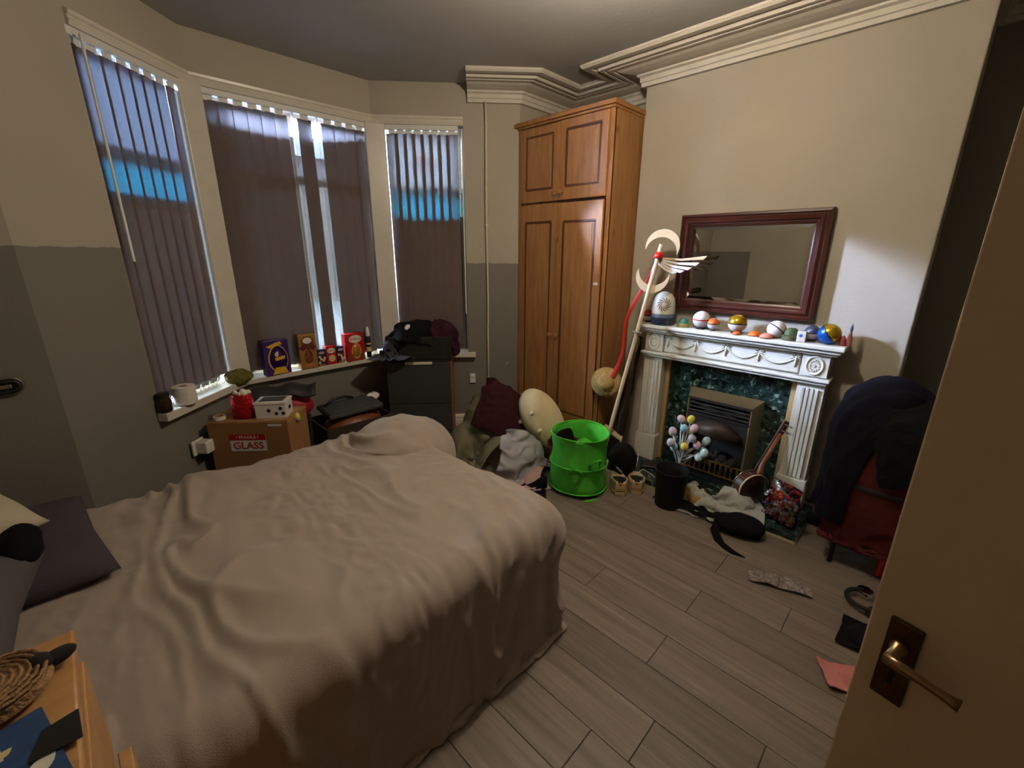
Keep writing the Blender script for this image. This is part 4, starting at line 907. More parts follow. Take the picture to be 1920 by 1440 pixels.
def ball(y, r, top, low, label, x=2.90, band=None, tilt=(0, 0, 0), stand=True, name='ornament_ball'):
    t = thing(name, label, 'ornament', (x, y, MZ+r+(.008 if stand else 0)), rot=tilt); N = 10
    MB().lathe([(r*math.cos(a), r*math.sin(a)) for a in [PI/2*k/N for k in range(N+1)]], n=28, cap=False).build('upper_half', top, t, smooth='all')
    MB().lathe([(r*math.cos(a), r*math.sin(a)) for a in [-PI/2+PI/2*k/N for k in range(N+1)]], n=28, cap=False).build('lower_half', low, t, smooth='all')
    if band: MB().lathe([(r*1.004, -r*.07), (r*1.02, 0), (r*1.004, r*.07)], n=28, cap=False).build('band', band, t, smooth='all')
    if stand and tilt == (0, 0, 0): MB().lathe([(r*.55, -r-.008), (r*.6, -r-.004), (r*.45, -r*.9)], n=20).build('stand', m_black, t)
    return t
m_pearl = M('pearl_white', col(226, 220, 226), .3); m_org = M('orange_gloss', col(226, 112, 40), .4, var=.2, vscale=30); m_goldb = M('gold_gloss', col(206, 166, 40), .2, .7); m_blueg = M('blue_gloss', col(34, 98, 190), .2, .5); m_nav2 = M('dark_slate_gloss', col(58, 62, 82), .3)
ball(1.492, .040, m_red, m_pearl, 'small red and white ball behind the staff at the mantel end', x=2.93, band=m_black)
ball(1.103, .054, m_pearl, m_pearl, 'pearl white ball with a thin red band, third along the mantel', band=M('red_band', col(170, 40, 40), .4))
ball(1.020, .036, m_org, m_pearl, 'small orange over white ball below the middle of the mirror', x=2.885, band=m_black)
ball(.880, .054, m_goldb, m_pearl, 'gold over pearl ball with a dark band at mid mantel', x=2.895, band=m_black)
ball(.665, .050, m_pearl, m_pearl, 'plain white ball with a tilted grey band on the mantel', x=2.905, band=m_nav2, tilt=(.5, .5, 0), stand=False)
ball(.407, .056, m_goldb, m_blueg, 'gold and blue ball nearest the right end of the mantel', x=2.895, band=m_black, tilt=(.9, -.3, .3), stand=False)
ball(.492, .040, m_nav2, m_pearl, 'small slate over white ball tucked behind the white packet', x=2.935, band=m_black)
def dome(y, r, h, top, base, label, x=2.89):
    t = thing('dome_ornament', label, 'ornament', (x, y, MZ)); MB().lathe([(r*1.15, 0), (r*1.1, h*.35), (r*.9, h*.42)], n=20).build('base', base, t, smooth=True); MB().lathe([(r*.92, h*.4), (r*.85, h*.7), (r*.5, h*.95), (0, h)], n=20).build('cap', top, t, smooth=True)
dome(1.215, .034, .062, M('teal_gloss', col(60, 130, 118), .4), M('olive_gloss', col(150, 140, 80), .5), 'small teal dome on an olive base beside the air purifier')
dome(.583, .042, .070, M('moss_gloss', col(66, 84, 44), .6, var=.3, vscale=30), M('moss_base', col(70, 74, 44), .6), 'moss green dome ornament left of the white packet')
def shell(y, x, r, mat, label, rot):
    t = tag(MB().lathe([(r*math.cos(a), r*math.sin(a)*.7) for a in [PI/2*k/8 for k in range(9)]], n=22, cap=False).build('toy_shell', mat, smooth='all'), label, 'ornament'); t.location = (x, y, MZ+.002); t.rotation_euler = rot; s_ = t.modifiers.new('thickness', 'SOLIDIFY'); s_.thickness = .003; return t
shell(.862, 2.848, .026, m_org, 'little orange half shell at the front below the gold ball', (0, 0, 0))
shell(.770, 2.885, .040, m_org, 'larger orange half shell between the gold and white balls', (0, 0, .3))
shell(.700, 2.856, .038, M('salmon_gloss', col(222, 140, 116), .45), 'salmon pink half shell at the front edge of the mantel', (0, 0, 0))
t = thing('packet', 'small white packet with a blue emblem standing on the mantel', 'packet', (2.868, .528, MZ), .1); MB().box((0, 0, .03), (.03, .042, .06)).build('carton', m_white, t, bevel=.002); MB().ball((-.0155, .002, .036), (.001, .009, .009), 12, 8).build('emblem', M('blue_print', col(70, 110, 190), .5), t)
t = thing('candle_figure', 'pink candle pair with one dark pointed tip at the mantel end', 'candle', (2.90, .328, MZ))
MB().lathe([(.014, 0), (.016, .02), (.010, .045), (.004, .055)], (0, .014, 0), 14).build('pink_candle', M('rose_wax', col(176, 74, 84), .5), t, smooth=True); MB().lathe([(.012, 0), (.013, .03), (.008, .06), (.005, .08)], (.01, -.012, 0), 14).build('tall_candle', M('pale_rose_wax', col(190, 120, 120), .5), t, smooth=True); MB().lathe([(.006, .078), (.007, .095), (0, .125)], (.01, -.012, 0), 12).build('tip', m_navy, t, smooth=True)

# crescent staff leaning on the mantel end
m_ply = M('pale_plywood', col(228, 206, 170), .55, var=.08, vscale=12); m_rib = M('red_ribbon', col(206, 34, 26), .5)
SB, ST = Vector((2.60, 1.585, .10)), Vector((2.78, 1.372, 1.60)); sd = (ST-SB).normalized()
t = thing('crescent_staff', 'pale wooden staff with crescents, a wing and red ribbon leaning by the mantel', 'staff', SB)
def SW(q, n, m, **k): return W(q, n, m, t, **k)
SW(MB().cyl(SB, ST, .014, 14), 'pole', m_ply, smooth=True)
vx = Vector((.42, -.90, 0)); vx = (vx-sd*vx.dot(sd)).normalized(); vz = sd; vn = vx.cross(vz)
def crescent(q, c, R, up, th=.012):
    pts = []; n = 20; dk = .42*R
    for k in range(n+1): a = -.35+(PI+.7)*k/n; pts.append((R*math.cos(a), R*math.sin(a)))
    r_ = math.hypot(R*math.cos(-.35), R*math.sin(-.35)+dk); a0 = math.atan2(R*math.sin(-.35)+dk, R*math.cos(-.35))
    inner = [(r_*.985*math.cos(a0+(PI-2*a0)*k/n), -dk+r_*math.sin(a0+(PI-2*a0)*k/n)) for k in range(n, -1, -1)]
    pts += inner; rot = 0 if up else PI
    pts = [(p[0]*math.cos(rot)-p[1]*math.sin(rot), p[0]*math.sin(rot)+p[1]*math.cos(rot)) for p in pts]
    return q.plate(pts, th, c-vn*th/2, vx, vz)
SW(crescent(MB(), ST-vz*.01+vx*.01, .105, True), 'crescent', m_ply, bevel=.002)
SW(crescent(MB(), SB+sd*(ST-SB).length*.865, .105, False), 'crescent', m_ply, bevel=.002)
wc = SB+sd*(ST-SB).length*.935; m_wing = M('wing_white', col(236, 230, 228), .6)
for k in range(5):
    a = .02-.13*k; L = .30-.036*k; p = [(0, -.012), (L*.5, -.022), (L, -.006), (L-.02, -.03), (L*.5, -.035), (0, -.022)]
    p = [(x*math.cos(a)-y*math.sin(a), x*math.sin(a)+y*math.cos(a)-.006*k) for x, y in p]; up = Vector((.30, -.95, .0)).normalized()
    SW(MB().plate([(x, y) for x, y in p], .004, wc-vn*(.016+.002*k)+Vector((0, 0, .03)), up, (0, 0, 1)), 'feather', m_wing if k else m_ply, bevel=.001)
SW(MB().lathe([(.017, 0), (.022, .006), (.030, -.03), (.018, -.035)], ST-sd*.055, 16, basis(sd)), 'ribbon_knot', m_rib, smooth='all')
rp = [ST-sd*.08+vx*.0, ST-sd*.22-vx*.02, ST-sd*.36-vx*.06, ST-sd*.52-vx*.10, ST-sd*.64-vx*.075, ST-sd*.78-vx*.05, ST-sd*.95-vx*.09, ST-sd*1.06-vx*.115]
q = MB(); vs = []
for k, p in enumerate(rp):
    s_ = (.006, .010, .014, .011, .008, .010, .017, .020)[k]; tw = .5*math.sin(k*1.3); d = (vx*math.cos(tw)+vn*math.sin(tw))*s_; p = p-vn*.02; vs += [p-d, p+d]
q.add(vs, [(2*k, 2*k+1, 2*k+3, 2*k+2) for k in range(len(rp)-1)]); o = SW(q, 'ribbon', m_rib, smooth='all'); o.modifiers.new('smooth', 'SUBSURF').render_levels = 2; s_ = o.modifiers.new('thickness', 'SOLIDIFY'); s_.thickness = .0015
q = MB(); d = (ST-SB)
SW(MB().lathe([(.030, 0), (.034, .006), (.030, .012)], SB+sd*d.length*.615, 18, basis(sd)), 'collar', M('foil_collar', col(176, 176, 184), .3, .8), smooth='all')

# straw hat hung on the wardrobe side, wrapped tube
t = thing('straw_hat', 'straw hat propped between the wardrobe side and the staff', 'hat', (2.66, 1.635, .645))
t.rotation_mode = 'QUATERNION'; t.rotation_quaternion = Vector((-.86, -.45, .25)).to_track_quat('Z', 'Y')
m_straw = M('straw', col(206, 170, 110), .8, var=.3, vscale=40, bump=.7, bscale=120)
MB().lathe([(.105, 0), (.11, .004), (.085, .012), (.06, .018), (.055, .03), (.052, .055), (.035, .066), (0, .068)], n=36, cap=False).build('crown', m_straw, t, smooth='all'); 
MB().lathe([(.056, .022), (.058, .03), (.055, .038)], n=30, cap=False).build('hat_band', m_cream, t, smooth='all')
t = thing('wrapped_tube', 'long tube in clear plastic wrap leaning behind the staff', 'tube', (2.62, 1.535, .01)); a_, b_ = Vector((2.70, 1.545, .05)), Vector((2.93, 1.56, .96))
W(MB().cyl(a_, b_, .028, 18), 'roll', M('brown_roll', col(120, 98, 84), .6, var=.3, vscale=20), t, smooth=True)
W(MB().tube([a_+(b_-a_)*k/12+Vector((.004*math.sin(k*2), .004*math.cos(k*3), 0)) for k in range(13)], [.036+.004*math.sin(k*1.9) for k in range(13)], 14), 'plastic_wrap', glass('clear_wrap', (.88, .88, .92, 1), .12), t, smooth='all')
# black framed hexagon and knit bag behind the basket
t = thing('hexagon_shelf', 'black backed hexagonal wooden frame behind the green basket', 'frame', (2.66, 1.62, .155), rot=(0, 0, -1.15))
hexp = [(.15*math.cos(PI/3*k+.5), .15*math.sin(PI/3*k+.5)) for k in range(6)]; 
q = MB(); vs = [(x, -.04, z) for x, z in hexp]+[(x, .04, z) for x, z in hexp]+[(x*.9, -.04, z*.9) for x, z in hexp]+[(x*.9, .04, z*.9) for x, z in hexp]
q.add(vs, [f for k in range(6) for f in ((k, (k+1) % 6, 6+(k+1) % 6, 6+k), (12+k, 18+k, 18+(k+1) % 6, 12+(k+1) % 6), (k, 12+k, 12+(k+1) % 6, (k+1) % 6), (6+k, 6+(k+1) % 6, 18+(k+1) % 6, 18+k))]); q.build('frame', m_ply, t, bevel=.001)
MB().plate([(x*.9, z*.9) for x, z in hexp], .006, (0, -.03, 0), (1, 0, 0), (0, 0, 1)).build('back_board', m_dark, t)
# ------------------------------------------------------------------ clothes, basket, floor and hearth things
def fab(name, c, **k): return M(name, c, .9, bump=.3, bscale=260, spec=.15, var=k.get('var', .12), vscale=k.get('vscale', 14), c2=k.get('c2'))
m_olive = fab('olive_grey_cotton', col(132, 128, 104)); m_maroon = fab('maroon_knit', col(62, 30, 34)); m_bk = fab('black_cotton', col(15, 14, 16)); m_lgrey = fab('pale_grey_jersey', col(182, 180, 186)); m_mint = fab('mint_cotton', col(140, 190, 142)); m_creamf = fab('cream_fleece', col(222, 200, 158)); m_char2 = fab('charcoal_marl', col(74, 72, 78), var=.3, vscale=60); m_pinkf = fab('dusty_pink', col(206, 168, 166)); m_navyf = fab('navy_wool', col(13, 13, 24)); m_redf = fab('brick_red_lining', col(84, 34, 32)); m_grn = fab('green_mesh', col(96, 214, 70), var=.25, vscale=9)

# heap between the bed and the wardrobe
HE = [('ell', (2.26, 2.40, .12), (.27, .25, .36)), ('ell', (2.04, 2.47, .04), (.17, .14, .22)), ('ell', (2.14, 2.12, .04), (.22, .19, .20)), ('box', (2.965, 2.11, 1.2), (.315, .42, 1.2), 0, .01), ('box', (1.955, 2.94, .38), (.26, .17, .38), -.729, .01), BEDC[0]]
tag(cloth('jacket', m_olive, (2.18, 2.40, .56), (.70, .60), (52, 44), HE+lumps((2.26, 2.40, .12), (.25, .23, .35), 10, 5, .04), fr=.99, rz=-.35, steps=70, crumple=.16, seed=12, pre=.80, thick=.007), 'olive grey jacket sprawled over the clothes heap', 'jacket')
tag(cloth('shirt', m_mint, (1.965, 2.44, .40), (.38, .36), (36, 34), [('ell', (1.99, 2.44, .05), (.17, .16, .27)), ('ell', (2.24, 2.40, .12), (.31, .29, .36))]+HE[3:], rz=.5, steps=60, crumple=.12, seed=11, pre=.85), 'mint green shirt crumpled at the foot of the charcoal cabinet', 'shirt')
HE2 = [('ell', (2.26, 2.40, .13), (.30, .28, .395))]+HE[1:]
tag(cloth('cardigan', m_creamf, (2.37, 2.44, .58), (.34, .40), (26, 30), HE2, rz=.2, steps=55, crumple=.12, seed=13, pre=.85, thick=.006), 'cream cardigan at the back of the clothes heap by the wardrobe', 'cardigan')
HE3 = [('ell', (2.26, 2.40, .14), (.315, .295, .425))]+HE[1:]
tag(cloth('jumper', m_maroon, (2.245, 2.36, .62), (.36, .40), (32, 34), HE3, rz=.6, steps=60, crumple=.16, seed=14, pre=.78, thick=.008), 'dark maroon jumper on top of the clothes heap', 'jumper')
HE4 = [('ell', (2.26, 2.40, .15), (.33, .31, .40))]+HE[1:]
tag(cloth('trousers', m_bk, (2.31, 2.22, .50), (.26, .55), (24, 48), HE4, rz=.75, steps=60, crumple=.14, seed=15, pre=.82, thick=.006), 'black trousers hanging down the front of the clothes heap', 'trousers')
tag(cloth('tee_shirt', m_lgrey, (2.12, 2.09, .38), (.56, .52), (48, 46), [('ell', (2.12, 2.07, .06), (.26, .21, .24))]+lumps((2.12, 2.07, .06), (.25, .20, .24), 14, 6, .045)+HE[:1]+HE[3:], rz=.9, steps=70, crumple=.2, seed=16, pre=.74, thick=.004), 'pale grey tee shirt crumpled beside the bed foot', 'tee shirt')
LO = [('ell', (2.13, 1.78, .0), (.14, .12, .07)), BEDC[0], ('ell', (2.26, 1.58, .2), (.19, .19, .4))]
tag(cloth('blouse', m_pinkf, (2.10, 1.83, .16), (.34, .26), (28, 22), LO, rz=.4, steps=50, crumple=.12, seed=17, pre=.8), 'pale pink blouse on the floor between bed and green basket', 'blouse')
tag(cloth('vest', m_navyf, (2.08, 1.70, .14), (.30, .22), (26, 20), LO, rz=-.3, steps=50, crumple=.1, seed=18, pre=.8), 'navy vest on the floor against the green basket', 'vest')
tag(cloth('skirt', fab('russet_cotton', col(120, 70, 62)), (2.27, 1.87, .16), (.28, .24), (24, 20), LO, rz=.1, steps=50, crumple=.1, seed=19, pre=.8), 'russet skirt on the floor beneath the cream plush', 'skirt')
# plush
pd = (_R0*-.55+Vector((0, 0, .80))-Vector((.93, .36, 0))*-.20).normalized(); pv = Vector((-.80, -.50, .30)); pv = (pv-pd*pv.dot(pd)).normalized(); pw = pd.cross(pv)
t = thing('plush_toy', 'cream oval plush cushion with stubby limbs leaning on the clothes heap', 'plush toy', (2.37, 1.995, .345))
t.rotation_mode = 'QUATERNION'; t.rotation_quaternion = Matrix((pv, pw, pd)).transposed().to_quaternion()
m_plush = M('cream_plush', col(236, 214, 170), .95, bump=.5, bscale=220, sheen=.4, var=.08, vscale=12)
MB().ball((0, 0, 0), (.115, .150, .245), 36, 22).build('body', m_plush, t, smooth=True)
for x, y, z in ((.108, -.03, .085), (.105, -.045, -.06)): MB().ball((x, y, z), (.022, .020, .016), 14, 8).build('limb', m_plush, t, smooth=True)
for x, y, z in ((.01, -.148, .055), (.01, -.140, -.10)): MB().ball((x, y, z), (.020, .030, .018), 14, 8).build('limb', m_plush, t, smooth=True)

# green laundry basket
t = thing('laundry_basket', 'bright green pop-up mesh laundry basket beside the bed foot', 'basket', (2.245, 1.555, 0)); n = 48
vs = []; prof = [(.178, .004), (.192, .03), (.186, .10), (.181, .17), (.191, .205), (.183, .25), (.178, .32), (.186, .385), (.189, .405)]
for r, z in prof:
    for k in range(n):
        a = 2*PI*k/n; rr = r+.007*noise.noise(Vector((math.cos(a)*2.5, math.sin(a)*2.5, z*14)))+.004*math.sin(5*a+z*20); vs.append((rr*math.cos(a)+.03*(z/.4)*0, rr*math.sin(a), z+.006*math.sin(a*2+1)))
q = MB(); q.add(vs, [(j*n+k, j*n+(k+1) % n, (j+1)*n+(k+1) % n, (j+1)*n+k) for j in range(len(prof)-1) for k in range(n)]+[tuple(range(n))[::-1]])
o = q.build('wall', m_grn, t, smooth='all'); o.modifiers.new('smooth', 'SUBSURF').render_levels = 1; s_ = o.modifiers.new('thickness', 'SOLIDIFY'); s_.thickness = .002
for r, z in ((.190, .407), (.193, .205), (.192, .03)): MB().tube([(r*math.cos(2*PI*k/40), r*math.sin(2*PI*k/40), z+.006*math.sin(4*PI*k/40+1)) for k in range(40)], .005, 8, close=True).build('hoop', m_grn, t, smooth='all')
for sgn, zz in ((-1.95, .24), (-2.6, .18)):
    ca_, sa_ = math.cos(sgn), math.sin(sgn); q = MB(); pts = [(.187*math.cos(sgn-.22+.44*k/8)*(1+.22*math.sin(PI*k/8)), .187*math.sin(sgn-.22+.44*k/8)*(1+.22*math.sin(PI*k/8)), zz+.055*math.sin(PI*k/8)) for k in range(9)]; q.tube(pts, .008, 8); q.build('handle', m_grn, t, smooth='all')
MB().plate([(-.06, 0), (.06, 0), (.03, .02), (-.03, .02)], .003, (-.10, -.172, .004), (.86, -.5, 0), (-.5, -.86, .1)).build('corner_tab', m_grn, t)
BK = [('ell', (2.19, 1.62, .28), (.085, .085, .13))]
tag(cloth('cardigan', fab('plum_wool', col(70, 34, 46)), (2.20, 1.64, .46), (.21, .21), (26, 26), BK, rz=.4, steps=45, crumple=.1, seed=21, pre=.8, floor=.30, thick=.006), 'dark plum cardigan piled in the green laundry basket', 'cardigan')
tag(cloth('tee_shirt', m_grn, (2.30, 1.55, .40), (.18, .18), (22, 22), [('ell', (2.30, 1.55, .22), (.08, .08, .10))], rz=.4, steps=45, crumple=.1, seed=22, pre=.8, floor=.27, thick=.004), 'lime tee shirt inside the green laundry basket', 'tee shirt')

# shoes: heels toward the bed
m_shoe = M('cream_leather', col(214, 190, 148), .5, var=.12, vscale=20); m_sole = M('cream_sole', col(196, 172, 132), .6)
def shoe(name, loc, rz, label, group):
    t = thing(name, label, 'shoe', loc, rz, group); t.scale = (1.12, 1.22, 1.22); L = .27; st = 15; n = 20; vs = []
    for i in range(st+1):
        s_ = i/st; x = L*s_; w_ = .034+.014*math.sin(PI*min(1, s_*1.15))**1.0; w_ = w_ if s_ < .9 else w_*math.sqrt(max(.05, 1-((s_-.9)/.1)**2*.75)); w_ *= min(1, .75+s_*2.5)
        h = .085-.028*min(1, s_/.45) if s_ < .45 else .057-.03*((s_-.45)/.55)
        for k in range(n+1):
            a = PI*k/n; open_ = s_ < .42; z = .018+(h-.018)*math.sin(a)**(.55)
            if open_: yy = w_*math.cos(a); zz = .018+(h-.018)*min(1, math.sin(a)*2.2); yy = w_*math.copysign(abs(math.cos(a))**.5, math.cos(a)) if abs(math.cos(a)) > .25 else w_*.70*math.cos(a)/.25; zz = zz if abs(math.cos(a)) > .25 else .03
            else: yy = w_*math.cos(a); zz = z
            vs.append((x, yy, zz))
    q = MB(); q.add(vs, [(i*(n+1)+k, (i+1)*(n+1)+k, (i+1)*(n+1)+k+1, i*(n+1)+k+1) for i in range(st) for k in range(n)]+[tuple(range(n+1))])
    q.mi = [1 if (i/st < .42 and abs(math.cos(PI*(k+.5)/n)) < .55) else 0 for i in range(st) for k in range(n)]+[0]; o = q.build('upper', [m_shoe, m_dark], t, smooth='all')
    out = [(L*i/st, (.036+.014*math.sin(PI*min(1, i/st*1.15)))*min(1, .75+i/st*2.5)*(1 if i < st-1 else .7)) for i in range(st+1)]
    MB().prism([(x-.004, y) for x, y in out]+[(x-.004, -y) for x, y in out[::-1]], 0, .022).build('sole', m_sole, t, bevel=.004)
    MB().box((-.0015, 0, .05), (.004, .05, .052)).build('heel_counter', m_shoe, t, bevel=.002); MB().box((-.0045, .0, .066), (.001, .012, .010)).build('red_tab', m_red, t)
    MB().box((.06, 0, .034), (.10, .052, .004)).build('insole', m_dark, t)
    q = MB()
    for z in (.030, .040): q.box((-.003, 0, z), (.004, .056, .003))
    q.build('heel_line', m_cardb, t)
    return t
sa = math.radians(35)
shoe('trainer', (2.335, 1.275, 0), sa, 'cream trainer nearer the green basket, heel outward', 'cream trainers'); shoe('trainer', (2.425, 1.205, 0), sa-.1, 'cream trainer nearer the black bin, heel outward', 'cream trainers')
# rucksack, slipper, bin
t = thing('rucksack', 'small dark rucksack slumped behind the cream trainers', 'rucksack', (2.60, 1.42, 0)); m_ruck = fab('black_brown_canvas', col(24, 18, 18))
q = MB().ball((0, 0, .125), (.085, .105, .125), 26, 16); q.build('body', m_ruck, t, smooth='all'); MB().tube([(-.085, .05, .16), (-.10, .0, .09), (-.09, -.05, .05)], .009, 8).build('strap', m_bk, t, smooth='all'); MB().box((-.094, -.03, .085), (.006, .055, .014), rx=.5).build('tag', m_lgrey, t, bevel=.002)
t = thing('slipper', 'pink slipper on the hearth corner behind the rucksack', 'slipper', (2.735, 1.455, .048), -.5); MB().ball((0, 0, .02), (.035, .075, .022), 20, 10).build('upper', M('pink_fleece', col(214, 150, 176), .9), t, smooth=True); MB().ball((0, 0, .006), (.036, .077, .008), 20, 8).build('sole', m_pinkf, t, smooth=True)
t = thing('waste_bin', 'plain black waste bin standing in front of the hearth', 'bin', (2.468, 1.000, 0))
MB().lathe([(0, .003), (.080, .003), (.083, 0), (.098, .245), (.1, .25), (.102, .25), (.101, .244), (.0975, .24), (.081, .012), (0, .012)][::-1], n=40, cap=False).build('body', M('matt_black', col(13, 12, 14), .6, spec=.25), t, smooth=True); MB().tube([(.1005*math.cos(2*PI*k/40), .1005*math.sin(2*PI*k/40), .249) for k in range(40)], .0028, 6, close=True).build('rim', m_black, t, smooth='all')
t = thing('slider', 'flat black rubber slider on the hearth beside the left pilaster', 'shoe', (2.80, 1.255, .047), .5); MB().box((0, 0, .012), (.10, .22, .022)).build('sole', m_black, t, bevel=.009, segs=3); MB().tube([(-.045, -.03, .02), (-.02, -.035, .05), (.02, -.035, .05), (.045, -.03, .02)], .014, 8).build('strap', m_black, t, smooth='all')
tag(MB().tube([(2.80, 1.41, .14), (2.765, 1.385, .09), (2.70, 1.36, .053), (2.63, 1.39, .053), (2.60, 1.36, .053), (2.625, 1.30, .053), (2.69, 1.30, .053), (2.66, 1.22, .053), (2.60, 1.12, .053), (2.62, .98, .053), (2.72, .95, .06)], .0028, 8).build('cable', m_white, smooth='all'), 'thin white cable looping over the left end of the hearth', 'cable')
# egg tree
t = thing('egg_tree', 'little white twig tree hung with pastel eggs on the hearth', 'egg tree', (2.655, 1.035, .047)); m_twig = M('white_twig', col(226, 226, 228), .6)
eggs = [(1.074, .501, 0), (1.006, .52, 1), (1.034, .457, 2), (.962, .483, 0), (1.123, .394, 1), (1.084, .362, 3), (1.075, .319, 2), (1.0, .351, 1), (.969, .41, 3), (.896, .40, 4), (.946, .361, 0), (.915, .334, 5), (.882, .338, 4), (.914, .298, 4), (1.0, .445, 6), (1.11, .412, 0)]
ec = [col(222, 190, 206), col(232, 214, 92), col(160, 204, 226), col(214, 206, 222), col(196, 222, 232), col(168, 180, 218), col(206, 196, 120)]; em = [M('egg_pastel_%s' % 'abcdefg'[i], c, .5) for i, c in enumerate(ec)]
q = MB().tube([(0, 0, 0), (.004, .004, .10), (0, 0, .2)], [.010, .009, .008], 10); MB().lathe([(.05, 0), (.05, .012), (.02, .02), (.012, .05)], n=24).build('base', m_twig, t, smooth=True)
rt = random.Random(2); 
for y, z, c in eggs:
    e = Vector((rt.uniform(-.06, .05), y-1.035, z-.047)); st_ = Vector((0, 0, .12+.10*rt.random())); q.tube([st_, st_*.5+e*.5+Vector((0, (e.y)*.1, .02)), e+Vector((0, 0, -.008))], [.006, .0045, .0025], 7)
    MB().ball(e, (.025, .025, .030), 16, 10, Euler((rt.uniform(-.6, .6), rt.uniform(-.6, .6), 0)).to_matrix()).build('egg', em[c], t, smooth=True)
q.build('trunk', m_twig, t, smooth='all')
# trousers on the hearth, black scarf and bag
HPL = lumps((2.72, .78, .06), (.07, .13, .12), 14, 3, .028)
HP = [('ell', (2.735, .82, .06), (.075, .10, .15)), ('ell', (2.70, .68, .05), (.08, .10, .08)), ('box', (2.787, .921, .023), (.214, .607, .023), 0, .002), ('box', (2.95, .9, .3), (.07, .25, .3), 0, .01)]
tag(cloth('jeans', fab('ice_grey_denim', col(188, 190, 184)), (2.685, .76, .26), (.36, .48), (44, 56), HP+HPL, rz=.15, steps=60, crumple=.14, seed=31, pre=.78, thick=.006, wr=(.035, 18)), 'ice grey jeans bundled on the hearth in front of the gas fire', 'jeans')
tag(cloth('tea_towel', fab('tan_cotton', col(186, 150, 96)), (2.655, .885, .24), (.20, .20), (22, 22), [('ell', (2.715, .83, .06), (.09, .115, .145))]+HP[1:], rz=.5, steps=50, crumple=.08, seed=32, pre=.85), 'tan cloth on the end of the ice grey jeans', 'cloth')
tag(cloth('scarf', m_bk, (2.535, .78, .12), (.12, .62), (12, 56), [HP[2]], rz=.03, steps=55, crumple=.08, seed=33, pre=.9, thick=.008), 'long black scarf trailing along the front edge of the hearth', 'scarf')
t = thing('shoulder_bag', 'soft black shoulder bag with a wide strap on the floor by the hearth', 'bag', (2.47, .575, 0), .35)
fz = MB().ball((0, 0, .052), (.085, .135, .055), 30, 16); o = fz.build('body', m_bk, t, smooth='all')
for v in o.data.vertices: v.co += v.co.normalized()*.012*noise.noise(v.co*14)
q = MB(); vs = []; sp_ = [(-.02, .10, .07), (-.08, .13, .03), (-.15, .10, .008), (-.20, .055, .006), (-.235, .01, .006)]
for k, p in enumerate(sp_): vs += [(p[0], p[1]-.018-.004*k, p[2]), (p[0]+.006, p[1]+.018+.004*k, p[2])]
q.add(vs, [(2*k, 2*k+1, 2*k+3, 2*k+2) for k in range(len(sp_)-1)]); o = q.build('strap', m_bk, t, smooth='all'); s_ = o.modifiers.new('thickness', 'SOLIDIFY'); s_.thickness = .006
t = tag(MB().box((0, 0, .001), (.06, .10, .002)).build('photo_card', m_paper), 'small picture card at the front edge of the hearth', 'card'); t.location = (2.635, .575, .047); t.rotation_euler = (0, 0, .25)
pc = MB().box((0, 0, .0023), (.045, .08, .0006)).build('picture', M('brown_picture', col(150, 96, 74), .5, var=.5, vscale=60), t)

# banjolele leaning on the right pilaster
bc = Vector((2.755, .620, .160)); nd = Vector((.16, -.125, .46)).normalized(); ba = Vector((-.52, -.80, .0)); ba = (ba-nd*ba.dot(nd)).normalized()
t = thing('banjo_ukulele', 'small wooden banjo ukulele leaning against the right pilaster', 'banjo', bc)
m_bw = M('walnut', col(84, 44, 28), .35, var=.3, vscale=20); m_neck = M('mahogany_neck', col(126, 74, 46), .4); m_chrome = M('chrome', col(210, 214, 218), .15, 1.0)
B = basis(ba)      # +Z of B = the back
def BW(q, n, m, **k): return q.build(n, m, t, **k)
BW(MB().lathe([(.094, -.03), (.098, -.028), (.098, .03), (.094, .032)], n=40, R=B), 'rim', m_bw, smooth=True)
BW(MB().lathe([(.0985, .022), (.101, .026), (.101, .032), (.0985, .034)], n=40, R=B, cap=False), 'binding', m_creamf, smooth=True)
BW(MB().lathe([(.096, .030), (.080, .042), (.04, .047), (0, .048)], n=40, R=B), 'resonator', M('dark_walnut', col(40, 20, 15), .3), smooth=True)
BW(MB().lathe([(.096, -.031), (.094, -.036), (0, -.036)], n=40, R=B), 'head', m_white, smooth=True)
BW(MB().tube([B@Vector((.099*math.cos(2*PI*k/40), .099*math.sin(2*PI*k/40), -.034)) for k in range(40)], .0035, 8, close=True), 'tension_hoop', m_chrome, smooth='all')
for k in range(12):
    a = 2*PI*k/12+.2; p = Vector((.1015*math.cos(a), .1015*math.sin(a), 0)); BW(MB().cyl(B@(p+Vector((0, 0, -.034))), B@(p+Vector((0, 0, .022))), .0022, 8), 'tension_hook', m_chrome)
e0, e1 = nd*.085, nd*.375; side = nd.cross(ba)
def oriented(q, c, d, wdt=None):
    Rm = Matrix((side, nd, ba)).transposed(); return q.add([c+Rm@Vector((x*d[0]/2, y*d[1]/2, z*d[2]/2)) for x in (-1, 1) for y in (-1, 1) for z in (-1, 1)], [(0, 1, 3, 2), (4, 6, 7, 5), (0, 4, 5, 1), (2, 3, 7, 6), (0, 2, 6, 4), (1, 5, 7, 3)])
BW(MB().tube([nd*.095+ba*.012, nd*.12+ba*.0, nd*.16-ba*.012, e1-ba*.014], [.024, .018, .0135, .0125], 12), 'neck', m_neck, smooth='all')
BW(oriented(MB(), nd*.235-ba*.026, (.032, .28, .006)), 'fingerboard', m_bw, bevel=.001)
BW(oriented(MB(), nd*.415-ba*.020, (.046, .085, .012)), 'headstock', m_bw, bevel=.003)
for x, y in ((-.012, .395), (.012, .395), (-.012, .435), (.012, .435)): BW(MB().cyl(side*x+nd*y-ba*.012, side*x+nd*y+ba*.022, .005, 10), 'tuner', m_chrome, smooth=True)

